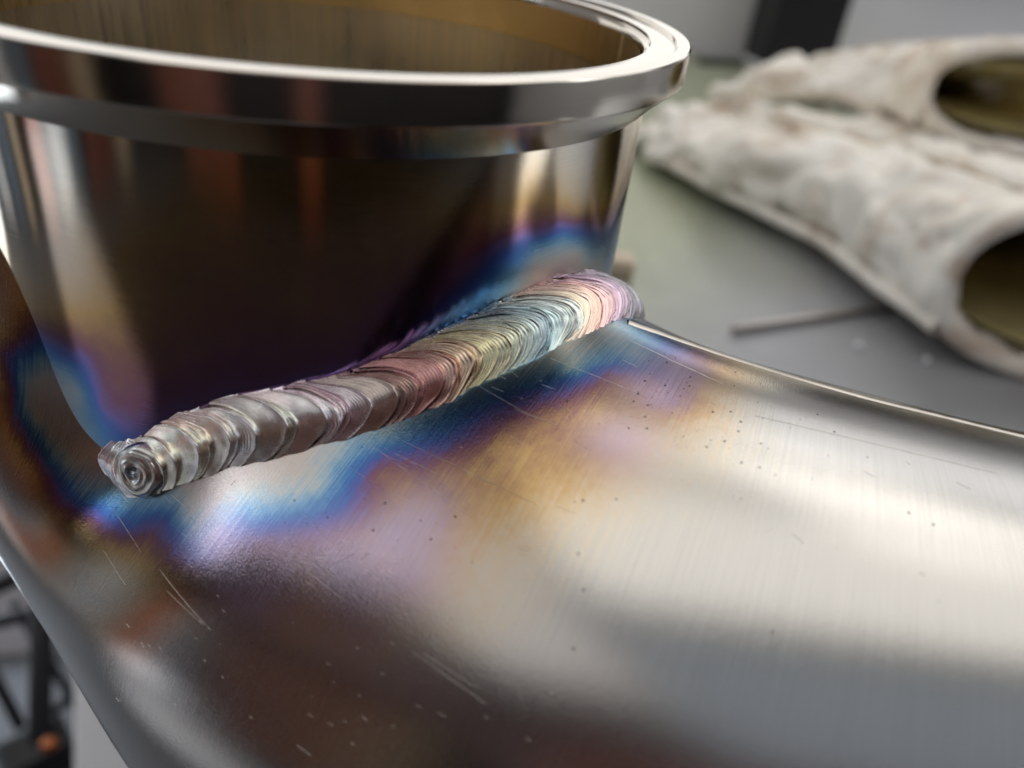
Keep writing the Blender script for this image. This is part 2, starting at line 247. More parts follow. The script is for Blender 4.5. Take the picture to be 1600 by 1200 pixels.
SCR= [[[0.053, -0.992, -0.715], [0.279, -1.269, -0.739]], [[0.095, -0.999, -0.7], [0.392, -1.282, -0.695]], [[-0.005, -1.013, -0.752], [0.16, -1.188, -0.761]], [[-0.34, -0.92, -0.925], [-0.283, -0.998, -0.916]], [[-0.481, -0.862, -1.013], [-0.397, -1.005, -1.016]], [[-0.085, -1.142, -0.87], [0.055, -1.296, -0.886]], [[-0.078, -1.175, -0.888], [0.031, -1.295, -0.901]], [[0.148, -1.419, -0.911], [0.266, -1.536, -0.924]], [[0.164, -1.428, -0.906], [0.252, -1.51, -0.911]], [[0.68, -0.9, -0.552], [0.853, -1.061, -0.575]], [[-0.348, -1.07, -1.008], [-0.233, -1.223, -1.034]], [[0.068, -1.021, -0.724], [0.235, -1.183, -0.721]], [[0.384, -1.074, -0.617], [0.457, -1.135, -0.616]], [[0.877, -1.172, -0.583], [1.343, -1.364, -0.61]], [[0.481, -0.963, -0.562], [0.657, -1.101, -0.576]], [[0.118, -1.055, -0.718], [0.225, -1.16, -0.715]], [[-0.052, -1.11, -0.832], [0.01, -1.192, -0.847]], [[-0.189, -0.797, -0.639], [-0.173, -0.81, -0.654]], [[0.325, -1.598, -0.94], [0.333, -1.605, -0.941]], [[0.932, -1.732, -0.766], [0.935, -1.735, -0.767]], [[0.737, -1.664, -0.782], [0.741, -1.667, -0.783]], [[-0.453, -0.854, -0.987], [-0.443, -0.87, -0.989]], [[0.963, -1.704, -0.74], [0.968, -1.708, -0.742]], [[0.258, -1.463, -0.87], [0.259, -1.463, -0.869]], [[0.369, -0.986, -0.592], [0.378, -0.995, -0.592]], [[0.293, -1.191, -0.697], [0.313, -1.211, -0.696]], [[1.036, -1.342, -0.603], [1.05, -1.357, -0.605]], [[0.108, -1.387, -0.915], [0.117, -1.396, -0.916]], [[0.052, -1.479, -1.05], [0.053, -1.479, -1.048]], [[0.484, -1.177, -0.623], [0.504, -1.202, -0.627]], [[-0.283, -0.83, -0.753], [-0.251, -0.82, -0.703]], [[-0.456, -1.172, -1.284], [-0.443, -1.185, -1.283]], [[-0.17, -0.895, -0.747], [-0.16, -0.891, -0.737]], [[-0.21, -0.961, -0.834], [-0.204, -0.956, -0.826]], [[0.051, -0.838, -0.628], [0.069, -0.857, -0.634]], [[-0.276, -0.872, -0.81], [-0.267, -0.872, -0.799]], [[1.03, -1.556, -0.659], [1.038, -1.564, -0.661]], [[0.35, -1.347, -0.746], [0.354, -1.345, -0.743]], [[0.389, -0.975, -0.583], [0.404, -0.998, -0.586]], [[0.037, -1.284, -0.889], [0.058, -1.304, -0.889]], [[0.088, -1.338, -0.893], [0.092, -1.342, -0.893]], [[0.049, -1.432, -1.002], [0.053, -1.436, -1.002]], [[0.054, -1.461, -1.026], [0.063, -1.47, -1.028]], [[-0.071, -1.282, -0.962], [-0.067, -1.285, -0.962]], [[-0.422, -1.114, -1.117], [-0.412, -1.125, -1.118]], [[-0.008, -1.44, -1.064], [0.002, -1.448, -1.064]], [[0.83, -1.448, -0.65], [0.845, -1.469, -0.655]], [[0.296, -1.558, -0.922], [0.299, -1.558, -0.92]], [[0.986, -1.325, -0.601], [0.993, -1.317, -0.6]], [[0.322, -0.996, -0.609], [0.407, -1.094, -0.616]], [[-0.316, -1.297, -1.256], [-0.304, -1.309, -1.265]], [[0.028, -1.282, -0.894], [0.031, -1.28, -0.891]], [[0.024, -1.196, -0.841], [0.038, -1.21, -0.841]], [[-0.249, -1.252, -1.083], [-0.244, -1.259, -1.085]], [[0.334, -1.298, -0.728], [0.338, -1.295, -0.724]], [[0.186, -1.514, -0.965], [0.197, -1.524, -0.965]], [[0.782, -1.437, -0.654], [0.802, -1.431, -0.648]], [[0.373, -1.574, -0.885], [0.379, -1.579, -0.886]], [[-0.176, -0.964, -0.811], [-0.173, -0.963, -0.808]], [[0.537, -0.936, -0.551], [0.545, -0.946, -0.553]], [[1.146, -1.323, -0.6], [1.15, -1.333, -0.601]], [[0.28, -1.579, -0.955], [0.281, -1.579, -0.953]], [[-0.295, -0.833, -0.767], [-0.28, -0.85, -0.78]], [[1.064, -1.218, -0.591], [1.071, -1.212, -0.591]], [[0.472, -1.088, -0.597], [0.489, -1.113, -0.601]], [[-0.513, -0.726, -0.765], [-0.504, -0.73, -0.779]], [[-0.011, -1.149, -0.833], [0.017, -1.177, -0.834]], [[0.269, -1.507, -0.897], [0.273, -1.51, -0.896]], [[-0.013, -1.095, -0.803], [0.019, -1.126, -0.803]], [[-0.044, -1.413, -1.07], [-0.034, -1.422, -1.07]], [[0.426, -1.296, -0.689], [0.456, -1.318, -0.688]], [[0.348, -1.51, -0.85], [0.353, -1.515, -0.85]], [[0.26, -1.548, -0.939], [0.268, -1.554, -0.939]], [[-0.17, -1.092, -0.889], [-0.15, -1.122, -0.895]], [[-0.181, -0.815, -0.663], [-0.173, -0.816, -0.657]], [[-0.235, -0.789, -0.641], [-0.224, -0.785, -0.633]], [[0.365, -1.129, -0.642], [0.384, -1.154, -0.645]], [[0.159, -1.462, -0.939], [0.162, -1.465, -0.939]], [[0.32, -1.547, -0.897], [0.325, -1.552, -0.898]], [[-0.156, -1.363, -1.128], [-0.15, -1.37, -1.13]], [[0.639, -1.664, -0.82], [0.645, -1.668, -0.822]], [[-0.211, -0.957, -0.831], [-0.2, -0.957, -0.823]], [[0.149, -0.868, -0.617], [0.152, -0.862, -0.614]], [[0.09, -1.422, -0.958], [0.096, -1.428, -0.958]], [[-0.29, -0.798, -0.689], [-0.268, -0.818, -0.711]], [[-0.199, -0.995, -0.849], [-0.189, -0.991, -0.839]], [[0.975, -1.732, -0.754], [0.979, -1.737, -0.756]], [[0.31, -1.429, -0.814], [0.313, -1.428, -0.812]], [[-0.32, -1.263, -1.19], [-0.31, -1.273, -1.193]], [[-0.385, -0.869, -0.936], [-0.362, -0.906, -0.939]], [[0.401, -1.463, -0.789], [0.402, -1.463, -0.788]], [[-0.066, -1.438, -1.127], [-0.04, -1.462, -1.129]], [[0.358, -0.931, -0.578], [0.361, -0.915, -0.573]], [[-0.556, -0.715, -0.787], [-0.543, -0.723, -0.818]], [[-0.212, -1.29, -1.092], [-0.208, -1.295, -1.093]], [[-0.204, -0.87, -0.739], [-0.195, -0.865, -0.729]], [[-0.353, -0.916, -0.935], [-0.335, -0.943, -0.933]], [[-0.008, -1.365, -0.986], [0.001, -1.373, -0.986]], [[0.057, -1.421, -0.984], [0.059, -1.422, -0.983]], [[-0.287, -1.241, -1.109], [-0.281, -1.24, -1.102]], [[-0.493, -0.94, -1.065], [-0.428, -1.048, -1.069]], [[-0.237, -0.837, -0.722], [-0.208, -0.838, -0.701]], [[0.104, -1.271, -0.838], [0.122, -1.291, -0.84]], [[0.669, -1.278, -0.619], [0.677, -1.273, -0.616]], [[0.126, -1.357, -0.881], [0.133, -1.365, -0.882]], [[0.004, -1.139, -0.819], [0.019, -1.154, -0.82]], [[0.318, -1.539, -0.891], [0.324, -1.546, -0.893]], [[-0.266, -1.217, -1.058], [-0.26, -1.224, -1.06]], [[0.354, -1.344, -0.742], [0.366, -1.355, -0.742]], [[-0.33, -1.116, -1.024], [-0.248, -1.208, -1.033]], [[0.792, -1.124, -0.576], [0.803, -1.136, -0.578]], [[0.449, -1.031, -0.585], [0.468, -1.046, -0.586]], [[-0.086, -1.065, -0.824], [-0.065, -1.089, -0.827]], [[-0.347, -1.186, -1.109], [-0.339, -1.196, -1.112]], [[0.641, -0.985, -0.557], [0.667, -1.008, -0.56]], [[-0.035, -0.982, -0.748], [-0.019, -0.999, -0.751]], [[0.033, -1.482, -1.071], [0.039, -1.488, -1.073]], [[0.046, -1.216, -0.84], [0.048, -1.205, -0.833]], [[-0.417, -0.759, -0.734], [-0.397, -0.773, -0.763]], [[0.192, -0.92, -0.626], [0.205, -0.935, -0.628]], [[0.309, -1.46, -0.835], [0.313, -1.463, -0.836]], [[0.225, -1.168, -0.718], [0.234, -1.181, -0.72]], [[-0.473, -0.754, -0.854], [-0.445, -0.778, -0.876]], [[-0.089, -0.849, -0.669], [-0.058, -0.877, -0.682]], [[0.199, -1.234, -0.764], [0.216, -1.254, -0.764]], [[-0.052, -1.222, -0.903], [-0.024, -1.251, -0.906]], [[0.104, -1.494, -1.015], [0.113, -1.501, -1.015]], [[0.156, -1.495, -0.971], [0.159, -1.495, -0.969]], [[0.222, -1.337, -0.807], [0.231, -1.337, -0.802]], [[-0.283, -1.096, -0.971], [-0.275, -1.107, -0.973]], [[0.734, -1.485, -0.684], [0.744, -1.48, -0.68]], [[0.564, -1.621, -0.821], [0.576, -1.632, -0.825]], [[0.757, -0.958, -0.563], [0.772, -0.937, -0.566]], [[0.261, -1.408, -0.828], [0.262, -1.407, -0.827]], [[0.268, -1.119, -0.677], [0.269, -1.115, -0.675]], [[-0.372, -1.17, -1.119], [-0.363, -1.181, -1.121]], [[0.01, -0.877, -0.663], [0.041, -0.905, -0.669]], [[0.324, -1.464, -0.83], [0.328, -1.464, -0.828]], [[0.059, -1.243, -0.849], [0.079, -1.238, -0.834]], [[0.519, -1.44, -0.725], [0.524, -1.436, -0.721]], [[-0.257, -1.197, -1.031], [-0.253, -1.204, -1.032]], [[0.601, -1.625, -0.808], [0.605, -1.628, -0.808]], [[0.263, -0.903, -0.596], [0.27, -0.892, -0.59]], [[0.148, -1.488, -0.971], [0.157, -1.496, -0.971]], [[-0.458, -1.131, -1.195], [-0.456, -1.131, -1.19]], [[1.221, -1.384, -0.607], [1.242, -1.405, -0.61]], [[-0.041, -1.079, -0.809], [-0.02, -1.106, -0.813]], [[0.051, -0.858, -0.639], [0.056, -0.847, -0.632]], [[-0.102, -0.882, -0.703], [-0.098, -0.881, -0.7]], [[0.689, -1.243, -0.606], [0.701, -1.239, -0.603]], [[-0.174, -0.836, -0.685], [-0.151, -0.864, -0.703]], [[0.613, -1.627, -0.805], [0.618, -1.63, -0.805]], [[0.008, -1.229, -0.871], [0.049, -1.225, -0.844]], [[-0.312, -1.016, -0.949], [-0.281, -1.054, -0.944]], [[0.119, -1.0, -0.69], [0.131, -1.014, -0.692]], [[0.22, -1.284, -0.779], [0.223, -1.283, -0.775]], [[0.232, -0.939, -0.619], [0.236, -0.937, -0.617]], [[-0.21, -1.03, -0.878], [-0.19, -1.052, -0.878]], [[0.346, -1.005, -0.605], [0.368, -1.025, -0.605]], [[0.021, -1.451, -1.048], [0.027, -1.456, -1.048]], [[-0.385, -1.16, -1.124], [-0.378, -1.171, -1.129]], [[0.329, -1.566, -0.906], [0.333, -1.568, -0.907]], [[-0.216, -1.248, -1.046], [-0.213, -1.252, -1.047]], [[0.254, -1.508, -0.908], [0.259, -1.512, -0.908]], [[-0.21, -1.203, -0.997], [-0.202, -1.213, -1.0]], [[0.093, -1.193, -0.801], [0.097, -1.19, -0.797]], [[0.449, -1.286, -0.676], [0.454, -1.284, -0.674]], [[0.004, -1.396, -1.005], [0.008, -1.399, -1.005]], [[0.047, -1.368, -0.945], [0.053, -1.374, -0.946]], [[-0.276, -0.996, -0.909], [-0.258, -1.019, -0.907]], [[0.743, -1.353, -0.631], [0.758, -1.344, -0.626]], [[-0.266, -0.797, -0.666], [-0.256, -0.806, -0.678]]]
MAUVE= [[0.107, -1.234, -0.815], [0.181, -1.233, -0.773], [0.15, -1.307, -0.832], [0.009, -1.225, -0.868], [-0.091, -1.193, -0.908], [-0.194, -1.164, -0.954], [0.767, -1.006, -0.566], [0.677, -1.084, -0.571], [0.572, -1.202, -0.612], [-0.142, -1.212, -0.954], [-0.237, -1.073, -0.923], [0.055, -1.296, -0.886]]
SEAM= [[0.6974, -0.7964, -0.5571], [0.7199, -0.8052, -0.5615], [0.7439, -0.8109, -0.5677], [0.7668, -0.8191, -0.5725], [0.7912, -0.8243, -0.579], [0.8142, -0.8325, -0.5839], [0.8388, -0.8379, -0.5904], [0.8627, -0.8448, -0.5961], [0.8855, -0.8537, -0.6006], [0.9088, -0.8617, -0.6057], [0.9311, -0.8715, -0.6097], [0.9518, -0.8835, -0.612], [0.975, -0.8914, -0.6162], [0.9971, -0.9009, -0.6193], [1.0182, -0.9118, -0.6216], [1.0378, -0.9246, -0.6226], [1.0571, -0.9375, -0.6234], [1.0758, -0.9511, -0.6238], [1.0937, -0.9655, -0.6236], [1.1126, -0.978, -0.6241], [1.1324, -0.9892, -0.6251], [1.1515, -1.001, -0.6257], [1.1709, -1.0124, -0.6265], [1.19, -1.024, -0.6272], [1.209, -1.0355, -0.6278], [1.2284, -1.0463, -0.6289], [1.2469, -1.0581, -0.6293], [1.2695, -1.065, -0.632], [1.2916, -1.0724, -0.6342], [1.3145, -1.079, -0.637], [1.338, -1.0851, -0.6402], [1.3618, -1.0911, -0.6436], [1.3854, -1.0972, -0.6467], [1.4077, -1.1047, -0.649], [1.4313, -1.111, -0.6521], [1.4546, -1.1176, -0.6551], [1.4778, -1.1244, -0.658], [1.5001, -1.132, -0.6603], [1.5202, -1.1413, -0.6613], [1.5421, -1.1492, -0.6634], [1.5607, -1.1595, -0.6635], [1.5815, -1.1681, -0.6649], [1.5992, -1.179, -0.6645], [1.619, -1.1881, -0.6654], [1.6363, -1.199, -0.6647], [1.6544, -1.2092, -0.6646], [1.6701, -1.2209, -0.6632], [1.6877, -1.2312, -0.663], [1.7037, -1.2425, -0.6618], [1.7194, -1.2538, -0.6606]]
DOT= [[0.931, -1.141, -0.582], [0.844, -0.931, -0.579], [0.738, -1.081, -0.571], [0.766, -1.061, -0.569], [0.766, -1.072, -0.571], [0.611, -1.149, -0.59], [0.798, -1.222, -0.591], [0.774, -1.078, -0.571], [0.746, -0.986, -0.563], [0.916, -0.999, -0.585], [0.643, -1.086, -0.573], [0.906, -1.126, -0.58], [0.67, -1.053, -0.567], [0.827, -1.096, -0.575], [0.685, -1.088, -0.572], [0.779, -1.236, -0.595], [0.646, -1.058, -0.568], [0.752, -0.898, -0.564], [0.689, -1.031, -0.564], [0.881, -1.096, -0.578], [0.587, -1.13, -0.589], [0.777, -0.963, -0.566], [0.711, -1.063, -0.568], [0.669, -1.104, -0.576], [0.544, -1.068, -0.579], [0.834, -1.17, -0.582], [0.836, -1.188, -0.585], [0.992, -0.974, -0.601], [0.988, -0.845, -0.634], [0.755, -0.949, -0.563], [0.824, -1.201, -0.587], [0.697, -1.213, -0.597], [0.685, -1.113, -0.577], [0.809, -1.021, -0.57], [0.752, -1.23, -0.596], [0.638, -1.153, -0.589], [0.701, -1.213, -0.597], [0.787, -1.155, -0.581], [0.815, -1.127, -0.577], [0.596, -1.174, -0.6], [0.617, -1.111, -0.581], [0.854, -1.037, -0.575], [0.741, -1.183, -0.587], [0.782, -1.039, -0.569], [0.492, -1.014, -0.573], [0.71, -1.069, -0.569], [0.653, -1.124, -0.581], [0.701, -1.097, -0.573], [0.862, -1.034, -0.576], [0.681, -1.231, -0.604], [0.915, -0.977, -0.587], [0.734, -1.144, -0.58], [0.882, -1.12, -0.579], [0.722, -1.053, -0.567], [0.813, -1.132, -0.577], [0.709, -1.092, -0.572], [0.698, -1.151, -0.583], [0.677, -1.134, -0.581], [0.829, -1.145, -0.579], [0.647, -1.181, -0.594], [0.781, -1.256, -0.599], [0.867, -1.041, -0.576], [0.894, -1.257, -0.593], [0.858, -1.252, -0.594], [0.827, -1.157, -0.58], [0.797, -1.367, -0.627], [1.015, -1.182, -0.588], [0.976, -1.187, -0.586], [0.793, -1.291, -0.607], [0.897, -1.046, -0.579], [0.764, -1.226, -0.594], [0.849, -1.328, -0.611], [0.767, -1.278, -0.606], [0.94, -1.22, -0.588], [0.961, -1.281, -0.595], [0.741, -1.299, -0.615], [0.728, -1.219, -0.596], [0.862, -1.265, -0.596], [0.79, -1.218, -0.591], [0.825, -1.307, -0.607], [0.778, -1.226, -0.593], [0.911, -1.094, -0.58], [1.261, -1.225, -0.606], [0.665, -1.308, -0.629], [0.737, -1.245, -0.601], [1.031, -1.167, -0.588], [0.847, -1.177, -0.583], [0.957, -1.045, -0.586], [0.732, -1.203, -0.592], [0.981, -1.294, -0.597], [1.066, -1.306, -0.597], [0.819, -1.214, -0.589], [0.66, -1.123, -0.58], [0.745, -1.238, -0.598], [0.994, -1.178, -0.587], [0.879, -1.065, -0.577], [0.852, -1.25, -0.594], [0.98, -1.153, -0.585], [1.073, -1.35, -0.603], [0.89, -1.18, -0.584], [0.832, -1.239, -0.593], [0.857, -1.27, -0.597], [0.918, -1.347, -0.609], [1.035, -1.227, -0.59], [0.947, -1.196, -0.586], [0.751, -1.359, -0.631], [0.763, -1.366, -0.632], [0.825, -1.247, -0.595], [1.019, -1.24, -0.591], [0.94, -1.211, -0.587], [0.483, -1.028, -0.578], [0.451, -1.109, -0.609], [0.486, -1.123, -0.605], [0.309, -0.986, -0.61], [0.568, -1.036, -0.569], [0.597, -1.092, -0.578], [0.492, -1.061, -0.586], [0.75, -1.082, -0.571], [0.548, -1.025, -0.568], [0.547, -0.975, -0.558], [0.477, -1.154, -0.617], [0.595, -1.091, -0.579], [0.581, -1.152, -0.596], [0.54, -1.152, -0.603], [0.602, -1.067, -0.572], [0.722, -0.888, -0.558], [0.47, -1.047, -0.586], [0.448, -1.02, -0.583], [0.475, -1.0, -0.572], [0.732, -1.104, -0.574], [0.499, -1.107, -0.597], [0.49, -1.083, -0.592], [0.527, -1.128, -0.598], [0.401, -1.053, -0.604], [0.544, -0.983, -0.56], [0.62, -1.007, -0.56], [0.642, -1.09, -0.574], [0.573, -1.058, -0.573], [0.626, -0.941, -0.551], [0.533, -1.012, -0.567], [0.542, -1.046, -0.574], [0.581, -1.006, -0.562], [0.632, -1.182, -0.597], [0.502, -1.04, -0.578], [0.526, -1.11, -0.593], [0.703, -0.984, -0.56], [0.482, -0.979, -0.566], [0.448, -0.938, -0.561], [0.564, -0.985, -0.559], [0.626, -1.11, -0.58], [0.075, -1.035, -0.728], [0.132, -1.238, -0.803], [0.107, -1.011, -0.701], [0.224, -1.207, -0.737], [0.124, -1.25, -0.814], [0.268, -1.231, -0.727], [0.1, -1.122, -0.76], [0.229, -0.992, -0.642], [0.297, -1.062, -0.642], [0.243, -1.068, -0.667], [0.534, -1.314, -0.661], [0.355, -1.298, -0.718], [0.028, -0.92, -0.683], [0.178, -1.224, -0.77], [0.242, -1.244, -0.746], [0.397, -1.125, -0.63], [0.263, -1.332, -0.781], [0.157, -0.985, -0.668], [0.202, -1.133, -0.714], [0.308, -1.143, -0.67], [0.269, -1.013, -0.634], [0.348, -1.34, -0.743], [0.455, -1.141, -0.619], [0.317, -0.956, -0.597], [0.279, -1.197, -0.706], [0.076, -1.14, -0.782], [0.248, -1.257, -0.749], [0.252, -1.208, -0.724], [-0.081, -0.967, -0.759], [0.159, -1.173, -0.754], [-0.08, -1.214, -0.914], [-0.217, -1.057, -0.899], [-0.039, -1.136, -0.841], [-0.002, -1.132, -0.818], [0.134, -1.205, -0.784], [0.089, -1.202, -0.808], [0.149, -1.146, -0.746], [0.001, -1.142, -0.822], [-0.044, -1.213, -0.892], [-0.266, -0.963, -0.881], [-0.237, -1.076, -0.924], [-0.396, -0.969, -0.998], [-0.292, -0.957, -0.901], [-0.135, -1.131, -0.892], [-0.177, -1.062, -0.875], [-0.085, -1.115, -0.853], [-0.553, -0.846, -1.049], [-0.066, -1.199, -0.895], [0.217, -1.297, -0.787], [-0.066, -1.083, -0.823], [-0.065, -1.182, -0.884], [0.114, -1.163, -0.773], [-0.043, -1.193, -0.878], [0.194, -1.264, -0.782], [-0.164, -1.057, -0.863], [0.474, -1.299, -0.673], [0.741, -1.591, -0.736], [0.711, -1.597, -0.749], [0.422, -1.42, -0.753], [0.448, -1.386, -0.724], [0.9, -1.488, -0.653], [0.028, -1.177, -0.828], [0.395, -1.136, -0.635], [0.322, -1.451, -0.822], [1.073, -1.445, -0.621], [0.783, -1.614, -0.737], [0.235, -1.296, -0.776], [0.537, -1.43, -0.714], [0.111, -1.2, -0.794], [0.795, -1.626, -0.74], [1.107, -1.475, -0.626], [1.041, -1.608, -0.678], [0.169, -1.367, -0.858], [0.446, -1.444, -0.757], [0.498, -1.538, -0.793], [0.635, -1.396, -0.669], [0.811, -1.509, -0.678], [0.416, -1.519, -0.819], [0.459, -1.296, -0.677], [0.446, -1.16, -0.628], [0.372, -1.562, -0.876], [0.305, -1.33, -0.759], [0.258, -1.226, -0.729], [0.932, -1.615, -0.701], [0.387, -1.361, -0.736], [0.343, -1.234, -0.694], [0.32, -1.208, -0.693], [0.624, -1.507, -0.725], [0.696, -1.426, -0.667], [0.178, -1.268, -0.793], [0.287, -1.429, -0.827], [0.681, -1.539, -0.725], [0.518, -1.116, -0.596], [0.77, -1.616, -0.742], [0.14, -1.278, -0.821], [0.149, -1.299, -0.828], [0.271, -1.422, -0.832], [-0.463, -1.182, -1.376], [-0.068, -1.248, -0.932], [0.081, -1.171, -0.795], [0.286, -1.383, -0.798], [-0.07, -1.271, -0.952], [-0.036, -1.396, -1.043], [-0.367, -1.225, -1.2], [-0.219, -1.179, -0.984], [-0.201, -1.156, -0.952], [-0.36, -1.24, -1.216], [-0.183, -1.347, -1.137], [-0.033, -1.225, -0.894], [-0.076, -1.306, -0.986], [-0.371, -1.237, -1.232], [-0.679, -0.85, -1.168], [-0.115, -1.45, -1.215], [-0.038, -1.225, -0.896], [0.001, -1.397, -1.009], [0.086, -1.338, -0.894], [-0.357, -1.183, -1.118], [-0.043, -1.446, -1.11], [0.345, -1.413, -0.786]]

TS = np.linspace(-3, 4.5, 751)
def _cen(p):
    d = np.array([np.cos(p[4])*np.cos(p[3]), np.cos(p[4])*np.sin(p[3]), np.sin(p[4])])
    u = np.cross(d, [0, 0, 1]); u /= np.linalg.norm(u); v = np.cross(u, d)
    n = np.cos(p[6])*u+np.sin(p[6])*v; b = np.cross(d, n)
    th = p[5]*TS+p[8]*TS**2/2
    T = np.outer(np.cos(th), d)+np.outer(np.sin(th), n); N = np.outer(-np.sin(th), d)+np.outer(np.cos(th), n)
    dt = TS[1]-TS[0]
    c = np.cumsum((T+np.roll(T, 1, 0))/2*dt, 0); i0 = np.argmin(abs(TS)); c = c-c[i0]+np.array(p[:3])
    return c, T, N, b
CP = np.array(CP); CSG = np.array(CSG); CENTS = np.array(CENTS); AMP = np.array(AMP)
cC, cT, cN, cB = _cen(CP)
TR = 0.9123                                    # branch tube radius
def Rad(t, psi): return (CP[7]+CP[9]*t+CP[10]*t*t)*(1+CP[11]*np.cos(2*psi)+CP[12]*np.sin(2*psi))
def extra(P):
    out = np.zeros(len(P))
    for c, a, s in zip(CENTS, AMP, CSG): out += a*np.exp(-((P-c)**2).sum(-1)/2/s**2)
    return out
def surf(t, psi, off=0.0):
    Ci = np.stack([np.interp(t, TS, cC[:, j]) for j in range(3)], -1); Ni = np.stack([np.interp(t, TS, cN[:, j]) for j in range(3)], -1)
    dr = np.cos(psi)[:, None]*Ni+np.sin(psi)[:, None]*cB
    R = Rad(t, psi); P0 = Ci+dr*R[:, None]
    return Ci+dr*(R+extra(P0)+off)[:, None]
def sdf(P):
    out = []
    for Q in np.array_split(P, max(1, len(P)//4000)):
        D = ((Q[:, None]-cC[None, ::2])**2).sum(-1); i = D.argmin(1)*2
        w = Q-cC[i]; w = w-(w*cT[i]).sum(1)[:, None]*cT[i]
        psi = np.arctan2(w@cB, (w*cN[i]).sum(1)); R = Rad(TS[i], psi)
        P0 = cC[i]+(np.cos(psi)[:, None]*cN[i]+np.sin(psi)[:, None]*cB)*R[:, None]; out.append(np.linalg.norm(w, axis=1)-R-extra(P0))
    return np.concatenate(out)
def grad(P, e=4e-3):
    g = np.stack([sdf(P+e*np.eye(3)[j])-sdf(P-e*np.eye(3)[j]) for j in range(3)], -1)
    return g/np.linalg.norm(g, axis=1)[:, None]
def onpipe(P, off=0.0):
    for _ in range(3): P = P-(sdf(P)-off)[:, None]*grad(P)
    return P
PH = np.radians(np.arange(-180, 180, 1.0))
def _inter():
    z = np.linspace(.1, -1.32, 72); A, Z = np.meshgrid(PH, z, indexing='ij')
    v = sdf(np.stack([TR*np.cos(A), TR*np.sin(A), Z], -1).reshape(-1, 3)).reshape(A.shape)
    out = np.full(len(PH), -1.3)
    for k in range(len(PH)):
        j = np.where((v[k, :-1] > 0) & (v[k, 1:] <= 0))[0]
        if len(j): j = j[0]; out[k] = z[j]+(z[j+1]-z[j])*v[k, j]/(v[k, j]-v[k, j+1])
    ker = np.hanning(7); ker /= ker.sum()
    return np.convolve(np.r_[out[-8:], out, out[:8]], ker, 'same')[8:-8]
ZI = _inter()
def zint(ph): return np.interp(np.mod(ph+np.pi, 2*np.pi)-np.pi, np.r_[PH, np.pi], np.r_[ZI, ZI[0]])

# ------------------------------------------------------------------ oxide maps (control points on the surfaces; mid-tube darkened for dark reflections)
OXP = np.array(OXP); OXT = np.array(OXT)
class RBF:
    """smooth interpolation of scattered values (linear kernel, slightly relaxed)"""
    def __init__(s, C, v, lam=.004):
        s.C = C; d = np.sqrt(((C[:, None]-C[None])**2).sum(-1)+1e-4); n = len(C)
        A = np.zeros((n+1, n+1)); A[:n, :n] = -d-lam*0-np.eye(n)*0; A[:n, :n] -= -lam*np.eye(n); A[n, :n] = 1; A[:n, n] = 1
        s.w = np.linalg.solve(A, np.r_[v, 0])
    def __call__(s, P):
        out = np.full(len(P), s.w[-1]); dm = np.full(len(P), 1e9)
        for c, w in zip(s.C, s.w): d2 = ((P-c)**2).sum(-1); out -= w*np.sqrt(d2+1e-4); dm = np.minimum(dm, d2)
        return out, np.sqrt(dm)
_fp = RBF(OXP[:, :3], OXP[:, 3])
def ox_pipe(P):
    v, d = _fp(P); return np.clip(v, 0, 1)*np.clip(1.6-d/.35, 0, 1)
_ft = RBF(np.stack([np.radians(OXT[:, 0])*TR, OXT[:, 1], 0*OXT[:, 1]], -1), OXT[:, 2])
def ox_tube(ph, z):
    v, d = _ft(np.stack([ph*TR, z, 0*z], -1))
    h = np.clip((z-zint(ph))/.55, 0, 1); g = np.interp(h, [0, .15, .3, .5, 1], [.95, .8, .5, .25, .05])
    k = np.clip(d/.35-.6, 0, 1); return np.clip(v, 0, 1)*(1-k)+g*k

# ------------------------------------------------------------------ the welded fitting
FIT = empty('welded_pipe_fitting', (0, 0, 0), 'shiny steel pipe elbow with a flanged collar welded on, rainbow heat tint along the weld', 'pipe fitting')
# elbow
nt_, np_ = 560, 640
tg = np.linspace(-1.8, 3.4, nt_); pg = np.linspace(0, 2*np.pi, np_, endpoint=False)
Tg, Pg = np.meshgrid(tg, pg, indexing='ij')
V = surf(Tg.ravel(), Pg.ravel()); F = gridF(nt_, np_, wrap=True)
ins = (np.hypot(V[:, 0], V[:, 1]) < TR-.10) & (V[:, 2] > -1.35) & (V[:, 0] > -.35)
F = F[~ins[F].all(1)]
mv = np.zeros(len(V))
for c in MAUVE: mv = 1-(1-mv)*(1-.8*np.exp(-((V-np.array(c))**2).sum(-1)/2/.055**2))
# thin-walled ends: rim ring and inner wall
Vi = surf(Tg[::8].ravel(), Pg[::8].ravel(), -.035).reshape(-1, np_, 3)[:, ::4].reshape(-1, 3); npi = np_//4
ni = len(Vi)//npi
insi = (np.hypot(Vi[:, 0], Vi[:, 1]) < TR+.03) & (Vi[:, 2] > -1.35)
Fi = gridF(ni, npi, wrap=True, flip=True); Fi = Fi[~insi[Fi].any(1)]
uv = np.stack([Tg.ravel()*.16, Pg.ravel()*.16], -1)
pipe = mesh('pipe_elbow', V, F[:, ::-1].copy(), M_pipe, FIT, attrs={'ox': ox_pipe(V), 'mauve': mv}, uv=uv)
mesh('inner_wall', Vi, Fi[:, ::-1].copy(), M_bore, pipe, attrs={'ox': np.zeros(len(Vi))}, uv=np.zeros((len(Vi), 2)))
for tt in (-1.8, 3.4):
    a = np.linspace(0, 2*np.pi, 160, endpoint=False)
    q = np.concatenate([surf(np.full(160, tt), a, 0), surf(np.full(160, tt), a, -.035)])
    mesh('cut_edge', q, gridF(2, 160, wrap=True), M_ring, pipe, attrs={'ox': np.zeros(320)}, uv=np.zeros((320, 2)))

